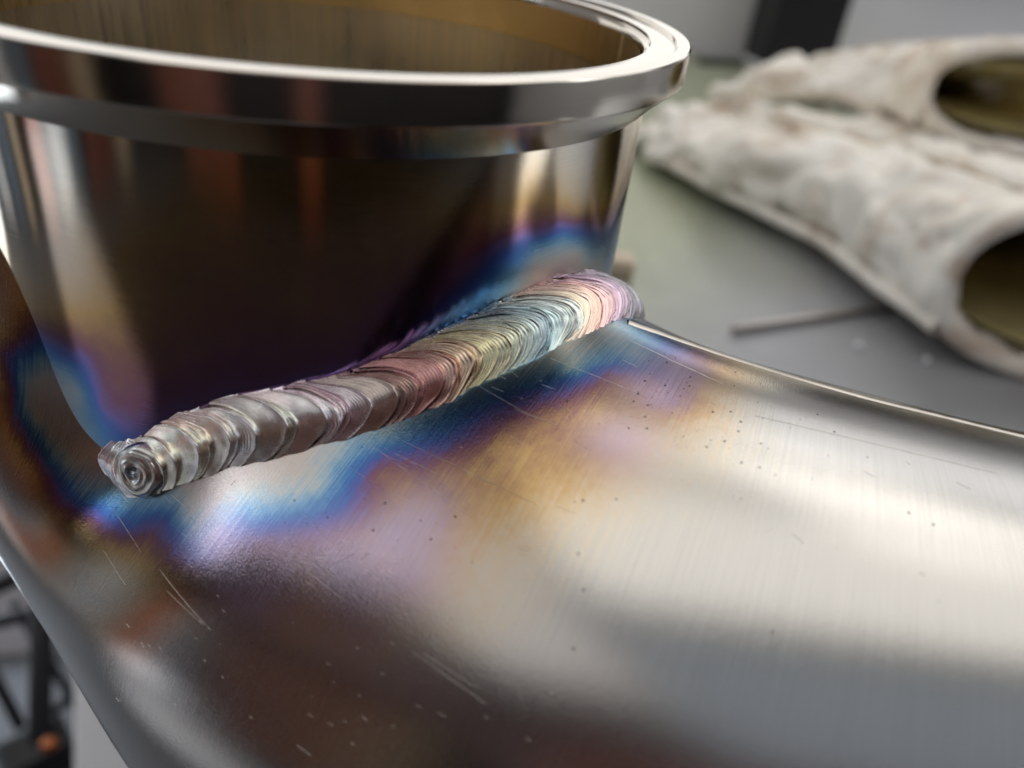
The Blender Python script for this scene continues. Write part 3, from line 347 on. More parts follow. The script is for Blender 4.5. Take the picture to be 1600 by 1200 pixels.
# branch tube
na, nz = 900, 150
a = np.linspace(-np.pi, np.pi, na, endpoint=False); zz = zint(a)
s = np.linspace(0, 1, nz)
zz = np.min([np.roll(zz, k) for k in range(-36, 37, 4)], axis=0)
Z = -.155+(zz[:, None]-.04+.155)*s[None]; A = a[:, None]+0*Z
V = np.stack([TR*np.cos(A), TR*np.sin(A), Z], -1).reshape(-1, 3)
F = gridF(na, nz, wrap=False); F2 = np.stack([(na-1)*nz+np.arange(nz-1), np.arange(nz-1), np.arange(nz-1)+1, (na-1)*nz+np.arange(nz-1)+1], -1)
F = np.r_[F, F2]
tube = mesh('branch_tube', V, F[:, ::-1].copy(), M_tube, FIT, attrs={'ox': ox_tube(A.ravel(), Z.ravel())}, uv=np.stack([A.ravel()*TR, Z.ravel()], -1))
Vi = V.copy(); Vi[:, :2] *= .955
mesh('inner_wall', Vi, F, M_bore, tube, attrs={'ox': .12+0*Vi[:, 0]}, uv=np.stack([A.ravel()*TR, Z.ravel()], -1))

# machined flange
def ringpart(name, prof, mat, ox, parent, n=360):
    V, F = lathe(prof, n); k = len(prof)
    aa = np.tile(np.linspace(0, 2*np.pi, n, endpoint=False), k); L = np.cumsum(np.r_[0, np.hypot(*np.diff(np.array(prof), axis=0).T)])
    o = mesh(name, V, F, mat, parent, attrs={'ox': np.full(len(V), ox)}, uv=np.stack([aa, np.repeat(L, n)], -1))
    m = o.modifiers.new('split', 'EDGE_SPLIT'); m.split_angle = R_(22); return o
prof = [(.9125, -.1600), (.995, -.0815), (.9985, -.0785), (1.0, -.0750), (1.0, -.006), (.9988, -.0022), (.9955, 0.0), (.966, 0.0), (.9635, -.0015), (.9615, -.006),
        (.959, -.010), (.901, -.0075), (.898, -.0085), (.8975, -.017), (.895, -.020), (.889, -.0215), (.8835, -.026), (.8805, -.034), (.8790, -.05), (.8775, -.165)]
prof = prof[::-1]
flange = ringpart('flange_ring', prof[:], M_ring, .07, FIT)
ringpart('bore_wall', [(.8768, -.60), (.8768, -.17), (.8766, -.04)][::1], M_bore, .30, flange)

# ------------------------------------------------------------------ weld bead
ph = np.radians(np.arange(-125.5, 160, .25))
I = np.stack([TR*np.cos(ph), TR*np.sin(ph), zint(ph)], -1)
tau = np.gradient(I, axis=0); dl = np.linalg.norm(tau, axis=1); U = np.cumsum(dl); tau /= dl[:, None]
def smooth(x, k=21):
    ker = np.hanning(k); ker /= ker.sum(); p = np.pad(x, ((k, k), (0, 0)), 'edge')
    return np.stack([np.convolve(p[:, j], ker, 'same')[k:-k] for j in range(x.shape[1])], -1)
tau = smooth(tau); tau /= np.linalg.norm(tau, axis=1)[:, None]
nT = np.stack([np.cos(ph), np.sin(ph), 0*ph], -1); nP = smooth(grad(I+1e-3*nT), 41)
nP /= np.linalg.norm(nP, axis=1)[:, None]
aU = np.cross(nT, tau); aU *= np.sign(aU[:, 2:3]); aU /= np.linalg.norm(aU, axis=1)[:, None]
bO = np.cross(nP, tau); bO *= np.sign((bO*nT).sum(1))[:, None]; bO /= np.linalg.norm(bO, axis=1)[:, None]
deg = np.degrees(ph)
wB = np.interp(deg, [-128, -125, -122, -118, -108, -98, -88, -80, -72, -60, -45, -30, 150], [.014, .028, .062, .095, .10, .105, .11, .13, .14, .155, .155, .14, .13])
wA = np.interp(deg, [-128, -125, -122, -118, -108, -95, -85, -60, -40, 150], [.008, .018, .038, .055, .07, .065, .05, .052, .06, .05])
def wob(x, f, seed, n=3):
    r = np.random.RandomState(seed); return sum(np.sin(x*f*(1+.7*i)+r.rand()*6.28)/(1+i*.6) for i in range(n))/n
At = I+aU*(wA*(1+.10*wob(U, 40, 1)))[:, None]
hyp = np.hypot(At[:, 0], At[:, 1]); At[:, :2] *= ((TR-.004)/hyp)[:, None]
Bt = onpipe(I+bO*(wB*(1+.06*wob(U, 35, 2)))[:, None], -.004)
At = smooth(At, 9); Bt = smooth(Bt, 9)
mN = nT+nP; mN /= np.linalg.norm(mN, axis=1)[:, None]; mN = smooth(mN, 31)
chord = np.linalg.norm(Bt-At, axis=1)
def itp(u, X): return np.stack([np.interp(u, U, X[:, j]) for j in range(3)], -1)
def bead(u, v, h=0):
    A_, B_, m_ = itp(u, At), itp(u, Bt), itp(u, mN); c = np.interp(u, U, chord)
    s = np.sin(np.pi*np.clip(v, 0, 1))
    return A_*(1-v)[:, None]+B_*v[:, None]+m_*((.165*c*s**1.25+h*s**.4)[:, None])
TD = np.array([-190, -125, -118, -113, -108, -103, -98, -94, -90, -87, -83, -80, -78, -76, -73, -70, -66, -62, -60, -57, -54, -51, -47, -44, -30])
TC = np.array([(.28, .25, .28), (.35, .30, .33), (.50, .52, .50), (.50, .49, .44), (.48, .41, .34), (.44, .41, .36), (.45, .455, .43), (.42, .43, .42), (.43, .38, .37), (.34, .29, .33), (.38, .34, .31),
               (.40, .28, .26), (.48, .27, .26), (.58, .34, .28), (.60, .43, .30), (.62, .55, .36), (.50, .55, .47), (.32, .41, .45), (.42, .49, .50), (.50, .54, .50), (.58, .46, .36), (.52, .34, .33), (.40, .30, .36), (.27, .25, .28), (.25, .24, .26)])
def tintcol(u, v):
    d = np.interp(u, U, deg); c = np.stack([np.interp(d, TD, TC[:, j]) for j in range(3)], -1)
    e = np.clip((.35-v)/.35, 0, 1)[:, None]              # colour darkens towards the upper toe
    return c*(1-.45*e)+np.array([.12, .06, .08])*.45*e
# the run under the ripples, all the way round
nu, nv = 900, 20
uu = np.linspace(U[0], U[-1], nu); vv = np.linspace(0, 1, nv); UU, VV = np.meshgrid(uu, vv, indexing='ij')
Vb = bead(UU.ravel(), VV.ravel(), -.014+.004*wob(UU.ravel(), 60, 5))
BEAD = mesh('weld_bead', Vb, gridF(nu, nv), M_bead, FIT, attrs={'tint': tintcol(UU.ravel(), VV.ravel())*.8, 'ring': np.stack([UU.ravel(), VV.ravel(), 0*UU.ravel()], -1)})
u_of = lambda d: float(np.interp(d, deg, U))
u_c = u_of(-115.5)
def ripple(u0, u1, sgn, hgt, seed, Lf):
    """one ripple: from the previous crescent edge u0 to its own edge u1, rising to a lip"""
    nu_, nv_ = (30 if u1-u0 > .02 else 16), 40; r = np.random.RandomState(seed)
    f = np.r_[np.linspace(-.25, 1, nu_-4), 1.0, 1.0, 1.0, 1.0]; drop = np.r_[np.zeros(nu_-4), .12, .4, .8, 1.3]
    shift = np.r_[np.zeros(nu_-4), .0012, .0022, .0026, .0026]
    v = np.linspace(0, 1, nv_)
    FF, VV = np.meshgrid(f, v, indexing='ij'); DD = drop[:, None]+0*VV; SS = shift[:, None]+0*VV
    sk = r.uniform(-.08, .08)
    xx = np.clip(2*VV-1-.12-sk, -1, 1); cres = -.45*xx**2-.55*(1-np.sqrt(1-xx**2*.985))
    L = Lf; wv = .0022*wob(VV*6, 3, seed+9)
    u = u0+(u1-u0)*FF+sgn*(L*cres+SS)+sgn*wv
    n_r = max(1, int(abs(u1-u0)/.006)); fr = np.clip(FF, 0, 1)
    h = hgt*(.55*fr+.45*fr**9)-(1-fr)*.003-DD*(hgt+.003)+.0006*np.sin(fr*n_r*6.283+r.rand()*6)*(DD == 0)
    h += np.where(FF < 0, FF*.03, 0)
    P = bead(np.clip(u, U[0], U[-1]).ravel(), VV.ravel(), h.ravel())
    cen_u = (u0+u1)/2; c = tintcol(np.full(P.shape[0], cen_u), VV.ravel())*(1+.75*np.clip((-78-np.interp(cen_u, U, deg))/10, 0, 1))  # left ripples' tint lightened to make up for the dark they reflect
    k = r.uniform(.82, 1.18); c = c*k*(1+.035*r.randn(3))
    c = c*(1+.25*(fr.ravel()[:, None]**6)*(DD.ravel()[:, None] == 0))  # edge highlight painted into the tint along the lip
    o = P.mean(0)
    return mesh('ripple', P, gridF(nu_, nv_, flip=(sgn < 0)), M_bead, BEAD, attrs={'tint': np.clip(c, 0.01, .9), 'ring': np.stack([(u-sgn*L*cres).ravel(), VV.ravel(), 0*VV.ravel()+seed], -1)}, origin=o)
u = u_c; k = 0; prev = u_c+.028
sp_tab = ([-116, -110, -104, -98, -92, -88, -84, -80, -76, -72, -60, -52, -46, -40, -15], [.030, .042, .038, .050, .046, .034, .050, .040, .026, .020, .013, .012, .016, .014, .018])
u_end = u_of(-14)
edges = [prev]
while edges[-1] < u_end:
    d = np.interp(edges[-1], U, deg); s_ = np.interp(d, *sp_tab)*random.choice([.35, .6, .9, 1.1, 1.3, 1.6]); edges.append(edges[-1]+s_)
for i in range(1, len(edges)):
    s_ = edges[i]-edges[i-1]; d = np.interp(edges[i], U, deg)
    ripple(edges[i-1]+.0, edges[i], 1, min(.0075, .003+.12*s_)*random.uniform(.75, 1.2), 100+i, .115*random.uniform(.9, 1.1))
edges = [u_c-.030]
while edges[-1] > u_of(-122.5): edges.append(edges[-1]-.028*random.uniform(.6, 1.4))
for i in range(1, len(edges)):
    ripple(edges[i-1], edges[i], -1, .0045*random.uniform(.7, 1.3), 400+i, .022)
# crater at the end of the run
prof = [(0, -.0085), (.005, -.0075), (.010, -.0080), (.015, -.0050), (.0195, -.0008), (.022, .0004), (.025, -.0006), (.030, -.0010), (.0335, .0014), (.0350, .0017), (.0365, .0004), (.042, .0000), (.047, -.0002), (.0500, .0010), (.0515, .0010),
        (.0530, -.0006), (.058, -.0012), (.062, -.003), (.066, -.011), (.068, -.022)]
n = 96; prof = np.array(prof)
a = np.linspace(0, 2*np.pi, n, endpoint=False); rr = prof[:, 0][:, None]*(1+.06*np.sin(2*a+1)[None]+.04*np.sin(3*a+2)[None]+.015*np.sin(7*a+prof[:, :1]*90))
hh = prof[:, 1][:, None]+.0030*np.sin(a*2+prof[:, :1]*160)*(prof[:, :1] < .03)+.0012*np.sin(a*3+prof[:, :1]*60)-.16*rr**2/.066
c0 = itp(np.array([u_c]), mN)[0]; t0 = itp(np.array([u_c]), tau)[0]; t0 -= c0*(t0@c0); t0 /= np.linalg.norm(t0); w0 = np.cross(c0, t0)
P0 = bead(np.array([u_c-.002]), np.array([.55]), 0)[0]+c0*.012
Vc = P0+(.010*(rr/.066)**2*np.sign(1))[..., None]*t0+rr[..., None]*(np.cos(a)[None, :, None]*t0+np.sin(a)[None, :, None]*w0)+hh[..., None]*c0
tc = np.array([.5, .5, .47])*(1+.12*np.sin(prof[:, :1]*300))[..., None]*np.ones((1, n, 1)); tc[:4] *= [.75, .9, 1.05]
mesh('crater', Vc.reshape(-1, 3), gridF(len(prof), n, wrap=True), M_bead, BEAD, attrs={'tint': tc.reshape(-1, 3), 'ring': np.stack([(prof[:, :1]+0*rr).ravel(), (a[None]+0*rr).ravel()*.3, 0*rr.ravel()], -1)})

# raised seam along the far shoulder of the elbow
Ls = onpipe(np.array(SEAM), 0); ker = np.ones(7)/7
Lp = np.pad(Ls, ((3, 3), (0, 0)), 'edge'); Ls = np.stack([np.convolve(Lp[:, j], ker, 'valid') for j in range(3)], -1)
Ls = onpipe(Ls, 0); g_ = grad(Ls); tn = np.gradient(Ls, axis=0); tn /= np.linalg.norm(tn, axis=1)[:, None]; sd = np.cross(g_, tn)
Vs = []
for i in range(len(Ls)):
    for o_, h_ in ((-.017, -.002), (-.010, .0022), (-.004, .0042), (0, .0048), (.004, .0042), (.010, .0022), (.017, -.002)):
        Vs.append(Ls[i]+sd[i]*o_+g_[i]*h_)
mesh('seam_ridge', np.array(Vs), gridF(len(Ls), 7), M_seam, pipe, attrs={'ox': np.full(len(Vs), .08)}, uv=np.zeros((len(Vs), 2)))
# scratches and specks on the elbow: real shallow slivers and grains
Vs, Fs = [], []
for k, (p, q) in enumerate(SCR):
    p = np.array(p); q = np.array(q); n = 24; w = (.0007, .0005, .0004)[k % 3] if k < 17 and k not in (7, 8) else .0003 if k < 17 else random.uniform(.00012, .0003)
    f = np.linspace(0, 1, n); L = p+(q-p)*f[:, None]; L = onpipe(L, 0); g = grad(L); side = np.cross(g, (q-p)/np.linalg.norm(q-p))
    ww = w*np.sin(np.pi*np.clip(f, .02, .98))**.5; ww = ww*np.clip(.55+.6*wob(f*20, 2, k), .1, 1.2)
    b0 = len(Vs)
    for i in range(n):
        Vs += [tuple(L[i]-side[i]*ww[i]+g[i]*.0004), tuple(L[i]+g[i]*.0011), tuple(L[i]+side[i]*ww[i]+g[i]*.0004)]
        if i: Fs += [(b0+3*i-3, b0+3*i-2, b0+3*i+1, b0+3*i), (b0+3*i-2, b0+3*i-1, b0+3*i+2, b0+3*i+1)]
tag(mesh('scratches', Vs, Fs, M_scratch, pipe), kind='stuff')
D = onpipe(np.array(DOT), 0); g = grad(D)
def grains(name, P, G, mat, rfun, parent):
    Vs, Fs = [], []
    for i in range(len(P)):
        r = rfun(i); a0 = random.random()*3; t = np.cross(G[i], [.3, .5, .8]); t /= np.linalg.norm(t); s2 = np.cross(G[i], t); e = random.uniform(.5, 1); b0 = len(Vs)
        for j in range(6):
            an = a0+j*math.pi/3; Vs.append(tuple(P[i]+G[i]*.0001+r*random.uniform(.7, 1.2)*(math.cos(an)*t+e*math.sin(an)*s2)))
        Vs.append(tuple(P[i]+G[i]*r*.5))
        Fs += [(b0+j, b0+(j+1) % 6, b0+6) for j in range(6)]
    tag(mesh(name, Vs, Fs, mat, parent), kind='stuff')
grains('soot_specks', D[:230], g[:230], M_speck, lambda i: random.choice([.0009, .0012, .0016, .0030]), pipe)
grains('dust_grains', D[230::2], g[230::2], M_dust, lambda i: random.choice([.0007, .0010, .0015]), pipe)

# ------------------------------------------------------------------ surface and background
TZ = -2.5
M_table = None
def table_mat():
    m, nt, p = newmat('table_steel'); b = NB(nt); oc = b.n('ShaderNodeTexCoord').outputs['Object']
    n = b.noise(oc, 5, 4, .6); n2 = b.noise(oc, 90, 4, .6)
    c = b.ramp(n, [(.35, (.33, .34, .36)), (.55, (.40, .41, .43))])
    sx = b.n('ShaderNodeSeparateXYZ'); b.l(oc, sx.inputs[0])
    q = b.math('ADD', b.math('MULTIPLY', b.math('SUBTRACT', sx.outputs[1], sx.outputs[0]), 1/S), b.math('MULTIPLY', n, 2.5))
    gm = b.ramp(b.math('MULTIPLY_ADD', q, .2, .2), [(.25, gray(0)), (.72, gray(.8))])
    c = b.mix(gm, c, (.34, .37, .23))
    dk = b.ramp(b.noise(oc, 160, 5, .7), [(.62, gray(0)), (.75, gray(.45))]); c = b.mix(dk, c, (.10, .09, .08))
    b.l(c, p.inputs['Base Color']); p.inputs['Metallic'].default_value = .45
    b.l(b.math('MULTIPLY_ADD', n2, .25, .26), p.inputs['Roughness'])
    b.l(b.bump(n2, .1, .0004), p.inputs['Normal']); return m
M_table = table_mat()
M_wall = plain('painted_wall', (.8, .8, .82), .85, 0, .06, 3, .05)
M_ceil = plain('ceiling_paint', (.6, .6, .6), .9, 0, .05, 3, 0)
M_floor = plain('concrete_floor', (.12, .12, .13), .6, 0, .12, 4, .1)
M_dark = plain('dark_wall', (.022, .018, .018), .8, 0, .3, 2, 0)
M_wood = plain('red_brown_wood', (.24, .085, .055), .5, 0, .3, 8, .1)
M_black = plain('black_plastic', (.008, .008, .010), .45, 0, .1, 60, .05)
M_bar = plain('black_bar', (.010, .010, .014), .5, 0, .1, 60, .05)
M_white = plain('white_panel', (.82, .83, .86), .6, 0, .03, 10, 0)
M_copper = plain('copper', (.45, .15, .06), .35, 1, .1, 60, 0)
def suede():
    m, nt, p = newmat('pale_suede'); b = NB(nt); oc = b.n('ShaderNodeTexCoord').outputs['Object']
    n = b.noise(oc, 14, 5, .62); n2 = b.noise(oc, 34, 4, .6, .6); n3 = b.noise(oc, 300, 3)
    c = b.ramp(n, [(.30, (.80, .72, .60)), (.5, (.90, .87, .80)), (.7, (.84, .79, .70))])
    c = b.mix(b.ramp(n2, [(.50, gray(0)), (.66, gray(.7))]), c, (.46, .32, .21))
    b.l(c, p.inputs['Base Color']); p.inputs['Roughness'].default_value = .95
    b.l(b.bump(n3, .35, .0008), p.inputs['Normal']); return m
M_glove = suede()
M_lining = plain('olive_lining', (.60, .52, .25), .95, 0, .25, 30, .3, .002)
M_beige = plain('beige_block', (.60, .50, .38), .7, 0, .1, 60, .1)
M_rod = plain('grey_rod', (.45, .42, .40), .4, 1, .1, 60, 0)
def struct(name, V, F, mat, smooth=False):
    return tag(mesh(name, V, F, mat, None, smooth=smooth, scale=False), kind='structure')
# table top: its left edge runs just behind the elbow
def boxm(name, lo, hi, mat): 
    c = [(a+b)/2 for a, b in zip(lo, hi)]; s = [b-a for a, b in zip(lo, hi)]
    V, F = boxVF(c, s); return struct(name, V, F, mat)
boxm('floor', (-2.6, -2.4, -.97), (3.2, 2.2, -.95), M_floor)
boxm('ceiling', (-2.6, -2.4, 1.60), (3.2, 2.2, 1.62), M_ceil)
boxm('wall', (-2.6, .70, -.95), (3.2, .72, 1.6), M_wall)
boxm('wall', (3.2, -2.4, -.95), (3.22, .70, 1.6), M_wall)
boxm('wall', (-2.62, -2.4, -.95), (-2.6, .70, 1.6), M_dark)
boxm('wall', (-2.6, -2.42, -.95), (3.2, -2.4, 1.6), M_dark)
for x0, x1, mt in ((-1.75, -.98, M_wood), (-.2, .02, M_wood)):
    boxm('wall', (x0, -2.36, -.95), (x1, -2.30, 1.5), mt)  # unseen brown panels added for the collar to reflect as stripes
M_bluegrey = plain('blue_grey_paint', (.16, .20, .25), .6, 0, .1, 5, 0)
M_tan = plain('tan_boards', (.75, .58, .40), .6, 0, .15, 5, 0)
M_copperwood = plain('red_boards', (.75, .22, .10), .55, 0, .15, 5, 0)
for y0, y1, z1, mt in ((.42, .62, .7, M_wall), (.20, .36, .5, M_bluegrey), (.03, .15, .45, M_tan), (-.36, -.16, .40, M_copperwood), (-.62, -.48, .5, M_wall), (-.92, -.74, .45, M_bluegrey), (-1.45, -1.02, .6, M_wood), (-1.78, -1.56, .6, M_tan)):
    boxm('wall', (-2.58, y0, -.95), (-2.42, y1, z1), mt)  # unseen boards added to streak the elbow's reflections
boxm('floor', (-2.36, -.75, -.949), (-1.2, -.10, -.942), M_white)  # unseen white sheet added on the floor for the collar to reflect
M_upper = plain('upper_lift_panel', (.30, .21, .21), .8, 0, .2, 2, 0)
boxm('wall', (-2.3, -2.37, .42), (3.1, -2.31, 1.58), M_upper)  # unseen paler panels added to lift the reflections low on the elbow
boxm('wall', (-2.57, -2.25, .75), (-2.5, -.6, 1.58), M_upper)
boxm('wall', (.62, .66, .03), (1.6, .695, .17), M_dark)  # unseen dark panel added so the elbow's far edge reflects a dark band
tb = empty('work_table', (0, 0, TZ), 'grey steel work table with a dull scuffed top under the pipe and gloves', 'table')
V, F = boxVF((10.3, 6.6, -.35), (21.0, 17.4, .7), 0, .03)
mesh('table_top', V, F, M_table, tb, smooth=False)
for x, y in ((.4, -1.6), (20.3, -1.6), (.4, 14.8), (20.3, 14.8)):
    V, F = boxVF((x, y, -9.6), (.9, .9, 17.8), 0, .03); mesh('leg', V, F, M_bar, tb, smooth=False)
# black block at the wall
bb = empty('black_block', (10.35, 14.6, TZ), 'tall black rectangular block standing at the back of the table by the wall', 'block')
V, F = boxVF((0, 0, 2.6), (1.65, 1.2, 5.0), -.1, .06); mesh('block_body', V, F, M_black, bb, smooth=False)
V, F = boxVF((.15, -.1, .06), (2.0, 1.3, .1), -.1, .02); mesh('base_plate', V, F, M_white, bb, smooth=False)
# rod and offcut
V, F = barVF((3.16, 2.50, TZ+.045), (5.2, 2.95, TZ+.045), .036); tag(mesh('filler_rod', V, F, M_rod), 'thin grey metal rod lying on the table in front of the gloves', 'rod')
V, F = boxVF((2.42, 3.62, TZ+.09), (.55, .24, .16), -.25, .03); tag(mesh('beige_offcut', V, F, M_beige, smooth=False), 'small beige block on the table just behind the collar', 'offcut')
def ball(name, c, r, mat, **k):
    a = np.linspace(0, np.pi, 9); V, F = lathe([(max(1e-5, r*math.sin(t)), -r*math.cos(t)) for t in a], 14)
    return tag(mesh(name, V+np.array(c), F, mat), **k)
ball('spatter_bead', (4.14, 2.24, TZ+.03), .03, M_white, label='small bright metal bead on the table below the rod, nearer the rod tip', cat='metal bead', group='metal beads on the table')
ball('spatter_bead', (4.62, 2.02, TZ+.025), .022, M_white, label='tiny bright metal bead on the table close to the glove cuff', cat='metal bead', group='metal beads on the table')

# ------------------------------------------------------------------ gloves
def sack(stations, z0, inner, n=36):
    """stations: (x, y, zc, half width, half height, heading). closed skin from finger end to cuff and back inside"""
    rings = []
    def ring(st, shrink=0.0, sq=2.6):
        x, y, zc, w, h, hd = st; w = max(.02, w-shrink); h = max(.02, h-shrink); o = []
        for k in range(n):
            t = 2*math.pi*k/n; ct, s_ = math.cos(t), math.sin(t)
            a = w*math.copysign(abs(ct)**(2/sq), ct); b = h*math.copysign(abs(s_)**(2/sq), s_)
            o.append((x+a*math.cos(hd), y+a*math.sin(hd), zc+b))
        return o
    for st in stations: rings.append(ring(st))
    outer = len(rings)
    rings.append(ring(stations[-1], .11))
    for st in stations[::-1][1:inner]: rings.append(ring(st, .16))
    V = [v for r in rings for v in r]; m = len(rings)
    F = [(i*n+k, i*n+(k+1) % n, (i+1)*n+(k+1) % n, (i+1)*n+k) for i in range(m-1) for k in range(n)]
    F += [tuple(range(n))[::-1], tuple((m-1)*n+k for k in range(n))]
    return V, F, rings, n
def finger(pts, rads, n=14):
    pts = [np.array(p, float) for p in pts]; V = []; F = []
    P = []; Rr = []
    d0 = pts[1]-pts[0]; d0 /= np.linalg.norm(d0)
    P += [pts[0]-d0*rads[0]*.9, pts[0]-d0*rads[0]*.55]; Rr += [rads[0]*.25, rads[0]*.8]
    P += pts; Rr += rads
    for i, (p, r) in enumerate(zip(P, Rr)):
        d = P[min(i+1, len(P)-1)]-P[max(i-1, 0)]; d /= np.linalg.norm(d); a = np.cross(d, [0, 0, 1]); a /= np.linalg.norm(a); b = np.cross(a, d)
        for k in range(n):
            t = 2*math.pi*k/n; V.append(tuple(p+r*(math.cos(t)*a+.8*math.sin(t)*b)))
    m = len(P)
    F = [(i*n+k, i*n+(k+1) % n, (i+1)*n+(k+1) % n, (i+1)*n+k) for i in range(m-1) for k in range(n)]
    F += [tuple(range(n))[::-1], tuple((m-1)*n+k for k in range(n))]
    return V, F
def glove(name, st, fingers, label, seed, inner=4, group='white welding gloves'):
    root = empty(name, (st[-1][0], st[-1][1], TZ), label, 'glove', group)
    V, F, rings, n = sack(st, 0, inner)
    V = list(V); F = list(F)
    for pts, rads in fingers:
        v, f = finger(pts, rads); b0 = len(V); V += v; F += [tuple(i+b0 for i in q) for q in f]
    org = np.array([st[-1][0], st[-1][1], TZ])
    V = np.array(V)-org
    o = mesh('glove_shell', V, F, M_glove, root)
    r = o.modifiers.new('remesh', 'REMESH'); r.mode = 'VOXEL'; r.voxel_size = .045*S; r.use_smooth_shade = True
    s = o.modifiers.new('smooth', 'SMOOTH'); s.iterations = 10; s.factor = .6
    for nm, sz, stg in (('folds', 1.7, .45), ('creases', .75, .27), ('crumple', .3, .05)):
        t = bpy.data.textures.new(nm, 'CLOUDS'); t.noise_scale = sz*S; t.noise_depth = 1; t.noise_type = 'HARD_NOISE' if nm == 'creases' else 'SOFT_NOISE'
        d = o.modifiers.new(nm, 'DISPLACE'); d.texture = t; d.strength = stg*S; d.mid_level = .5; d.texture_coords = 'GLOBAL'
    s = o.modifiers.new('smooth2', 'SMOOTH'); s.iterations = 3
    # lining just inside the mouth
    R0 = []
    for i, sidx in enumerate(range(1, inner+1)):
        x, y, zc, w, h, hd = st[-sidx] if i else [a*.72+b*.28 for a, b in zip(st[-1], st[-2])]; sh = .20+.03*i
        for k in range(n):
            t = 2*math.pi*k/n; ct, s_ = math.cos(t), math.sin(t)
            R0.append((x+(w-sh)*math.copysign(abs(ct)**(2/2.6), ct)*math.cos(hd), y+(w-sh)*math.copysign(abs(ct)**(2/2.6), ct)*math.sin(hd), zc+(h-sh)*math.copysign(abs(s_)**(2/2.6), s_)))
    Fl = [(i*n+k, (i+1)*n+k, (i+1)*n+(k+1) % n, i*n+(k+1) % n) for i in range(inner-1) for k in range(n)]+[tuple((inner-1)*n+k for k in range(n))]
    mesh('lining', np.array(R0)-org, Fl, M_lining, root)
    # stitched seams running from the fingers to the cuff
    for kk in (int(n*.60), int(n*.30), int(n*.97)):
        path = [np.array(rings[i][kk]) for i in range(1, len(st))]; sv, sf = [], []
        path = [path[0]]+[path[i]+(path[i+1]-path[i])*f for i in range(len(path)-1) for f in (.33, .66, 1.0)]
        for i, c in enumerate(path):
            d = path[min(i+1, len(path)-1)]-path[max(i-1, 0)]; d /= np.linalg.norm(d); a_ = np.cross(d, [0, 0, 1.]); a_ /= np.linalg.norm(a_); b_ = np.cross(a_, d)
            o_ = (c-np.array((st[min(i//3, len(st)-1)][0], st[min(i//3, len(st)-1)][1], st[min(i//3, len(st)-1)][2]))); o_ /= np.linalg.norm(o_)
            for j in range(6):
                q = j*math.pi/3; sv.append(tuple(c+o_*.05+.065*(math.cos(q)*a_+math.sin(q)*b_)-org))
        sf = [(i*6+j, i*6+(j+1) % 6, (i+1)*6+(j+1) % 6, (i+1)*6+j) for i in range(len(path)-1) for j in range(6)]
        mesh('seam', sv, sf, M_glove, root)
    # rolled hem
    hv, hf = [], []
    x, y, zc, w, h, hd = st[-1]; m = 8
    for k in range(n):
        t = 2*math.pi*k/n; ct, s_ = math.cos(t), math.sin(t); a = (w-.05)*math.copysign(abs(ct)**(2/2.6), ct); b = (h-.05)*math.copysign(abs(s_)**(2/2.6), s_)
        c = np.array((x+a*math.cos(hd), y+a*math.sin(hd), zc+b)); rd = np.array((ct*math.cos(hd), ct*math.sin(hd), s_)); ax = np.array((math.sin(hd), -math.cos(hd), 0))
        rr = .085*(1+.15*math.sin(5*t+seed))
        for j in range(m):
            q = 2*math.pi*j/m; hv.append(tuple(c+rr*(math.cos(q)*rd+math.sin(q)*ax)-org))
    hf = [(k*m+j, ((k+1) % n)*m+j, ((k+1) % n)*m+(j+1) % m, k*m+(j+1) % m) for k in range(n) for j in range(m)]
    mesh('hem', hv, hf, M_glove, root)
    return root
# (x, y, z, half width, half height, heading of the width)
g1 = [(5.0, 7.3, -2.25, .6, .2, 0), (5.15, 7.0, -2.15, 1.05, .34, 0), (5.4, 6.6, -2.06, 1.45, .42, 0), (5.8, 5.4, -2.02, 1.65, .47, -.05), (6.05, 4.3, -1.97, 1.6, .53, -.15), (6.0, 3.5, -1.94, 1.4, .56, -.3), (5.85, 2.4, -1.88, 1.38, .62, -.42), (5.88, 1.45, -1.78, 1.5, .74, -.5)]
f1 = [([(4.0, 6.6, -2.3), (4.2, 6.3, -2.2), (4.8, 5.8, -2.05)], [.20, .26, .34]), ([(4.15, 7.5, -2.25), (4.35, 7.1, -2.2), (4.8, 6.4, -2.05)], [.26, .32, .36]), ([(4.8, 8.0, -2.2), (4.9, 7.4, -2.1), (5.1, 6.6, -2.0)], [.28, .34, .38]),
      ([(5.5, 8.2, -2.2), (5.5, 7.6, -2.1), (5.6, 6.6, -2.0)], [.28, .34, .38]), ([(6.15, 8.0, -2.2), (6.1, 7.4, -2.1), (6.1, 6.6, -2.0)], [.26, .32, .38])]
glove('welding_glove', g1, f1, 'lower off-white suede welding glove, lying flat on the table with its cuff gaping', 1)
g2 = [(6.8, 8.5, -1.95, .4, .18, -.1), (6.85, 8.3, -1.85, .75, .26, -.1), (7.0, 7.9, -1.62, .95, .34, -.1), (7.3, 7.1, -1.36, 1.0, .38, -.2), (7.5, 6.3, -1.2, 1.1, .42, -.35), (7.7, 5.6, -1.1, 1.2, .48, -.42), (7.75, 4.85, -1.06, 1.38, .58, -.48)]
f2 = [([(5.75, 8.7, -1.95), (6.1, 8.3, -1.8), (6.7, 7.6, -1.6)], [.22, .30, .36]), ([(6.4, 9.2, -1.9), (6.6, 8.6, -1.75), (6.9, 7.8, -1.55)], [.24, .32, .36]),
      ([(7.1, 9.3, -1.9), (7.1, 8.6, -1.75), (7.2, 7.8, -1.55)], [.24, .32, .36]), ([(5.6, 7.4, -1.55), (6.1, 7.0, -1.42), (6.8, 6.4, -1.32)], [.22, .29, .36])]
glove('welding_glove', g2, f2, 'upper off-white suede welding glove, resting on the other glove, with a dark open cuff', 2)

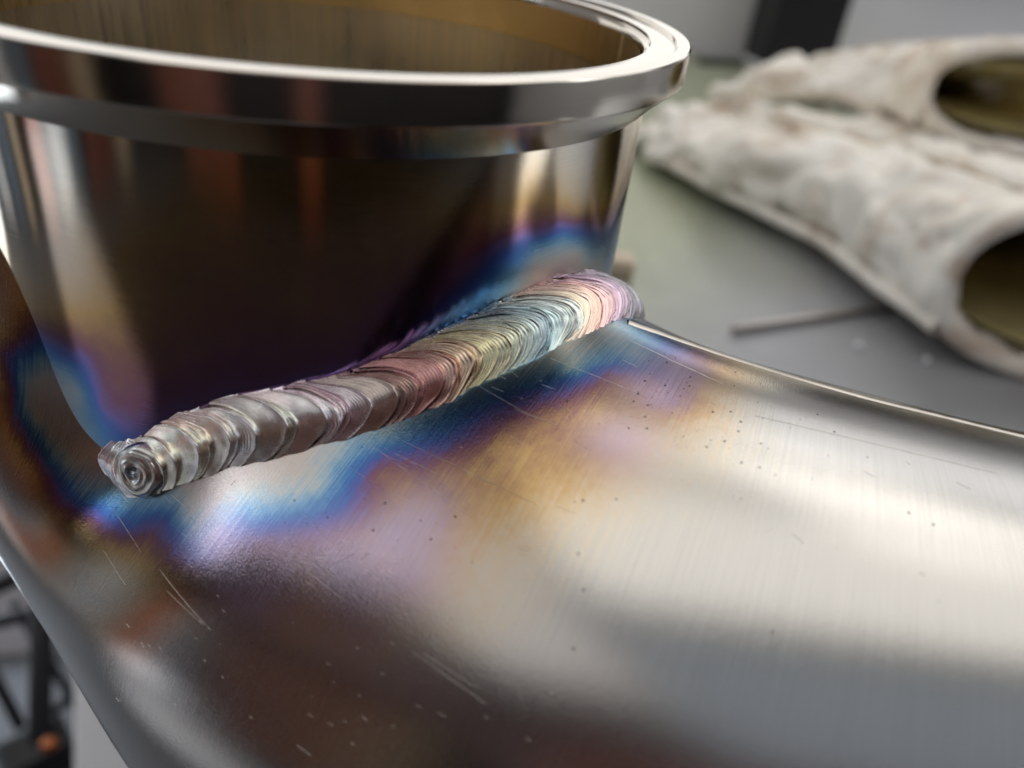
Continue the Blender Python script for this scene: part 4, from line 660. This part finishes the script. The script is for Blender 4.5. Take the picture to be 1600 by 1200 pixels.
# ------------------------------------------------------------------ lower left: dark stand on the floor beyond the table edge
rk = empty('metal_stand', (-2.4, 3.6, -12), 'blurred black metal stand with crossing bars below the table at the lower left', 'stand')
import numpy as _n
def far(px, py, s):
    d = (px-800)/FPX*rt-(py-600)/FPX*up+fw; return CAM+s*d
SO = np.array((-2.4, 3.6, -12))
def bar(a, b, s, wpx, s2=None):
    V, F = barVF(far(*a, s)-SO, far(*b, s2 or s)-SO, wpx/FPX*s/2, 10); mesh('bar', V, F, M_bar, rk)
bar((-120, 965), (75, 880), 9, 30); bar((-60, 985), (110, 945), 9.6, 22); bar((66, 930), (58, 1400), 9.3, 34)
bar((-60, 960), (45, 1160), 10.5, 18); bar((-30, 1200), (110, 1090), 10.2, 16, 9.8); bar((20, 940), (130, 1120), 11, 14); bar((-90, 930), (-70, 1400), 9.5, 30)
q = far(62, 1190, 9.4)-SO
V, F = boxVF(q, (.75, .5, .8), .5, .06); mesh('junction_box', V, F, M_black, rk, smooth=False)
q = far(78, 1163, 8.9)-SO
V, F = lathe([(1e-4, -.08), (.06, -.08), (.09, -.04), (.09, .04), (.06, .08), (1e-4, .08)], 16); mesh('copper_cap', V+q, F, M_copper, rk)
def slab(name, pa, pb, s, th, label):
    """an upright sheet standing on the floor: corners given by two points of its top edge"""
    a = far(*pa, s); b_ = far(*pb, s); c = (a+b_)/2; L = np.hypot(*(b_-a)[:2]); rz = math.atan2(b_[1]-a[1], b_[0]-a[0]); top = c[2]; bot = -.95/S
    V, F = boxVF((0, 0, (top-bot)/2), (L, th, top-bot), rz, .05); o = mesh(name, V, F, M_white, None, smooth=False); o.location = Vector((c[0]*S, c[1]*S, bot*S))
    return tag(o, label, 'panel')
q = far(232, 1190, 9)
V, F = boxVF((0, 0, 0), (1.5, .12, 2.6), 0, .04)
o = mesh('white_panel', V, F, M_white, None, smooth=False); o.location = Vector(q*S); o.rotation_euler = (R_(-52), R_(6), R_(10))
tag(o, 'blurred white slanting panel just left of the pipe at the bottom of the picture', 'panel')
V, F = boxVF((8.55, 14.2, TZ+.06), (1.1, .18, .12), .05, .03)
tag(mesh('dark_strip', V, F, M_black, smooth=False), 'thin dark strip on the table at the foot of the wall, beside the black block', 'strip')
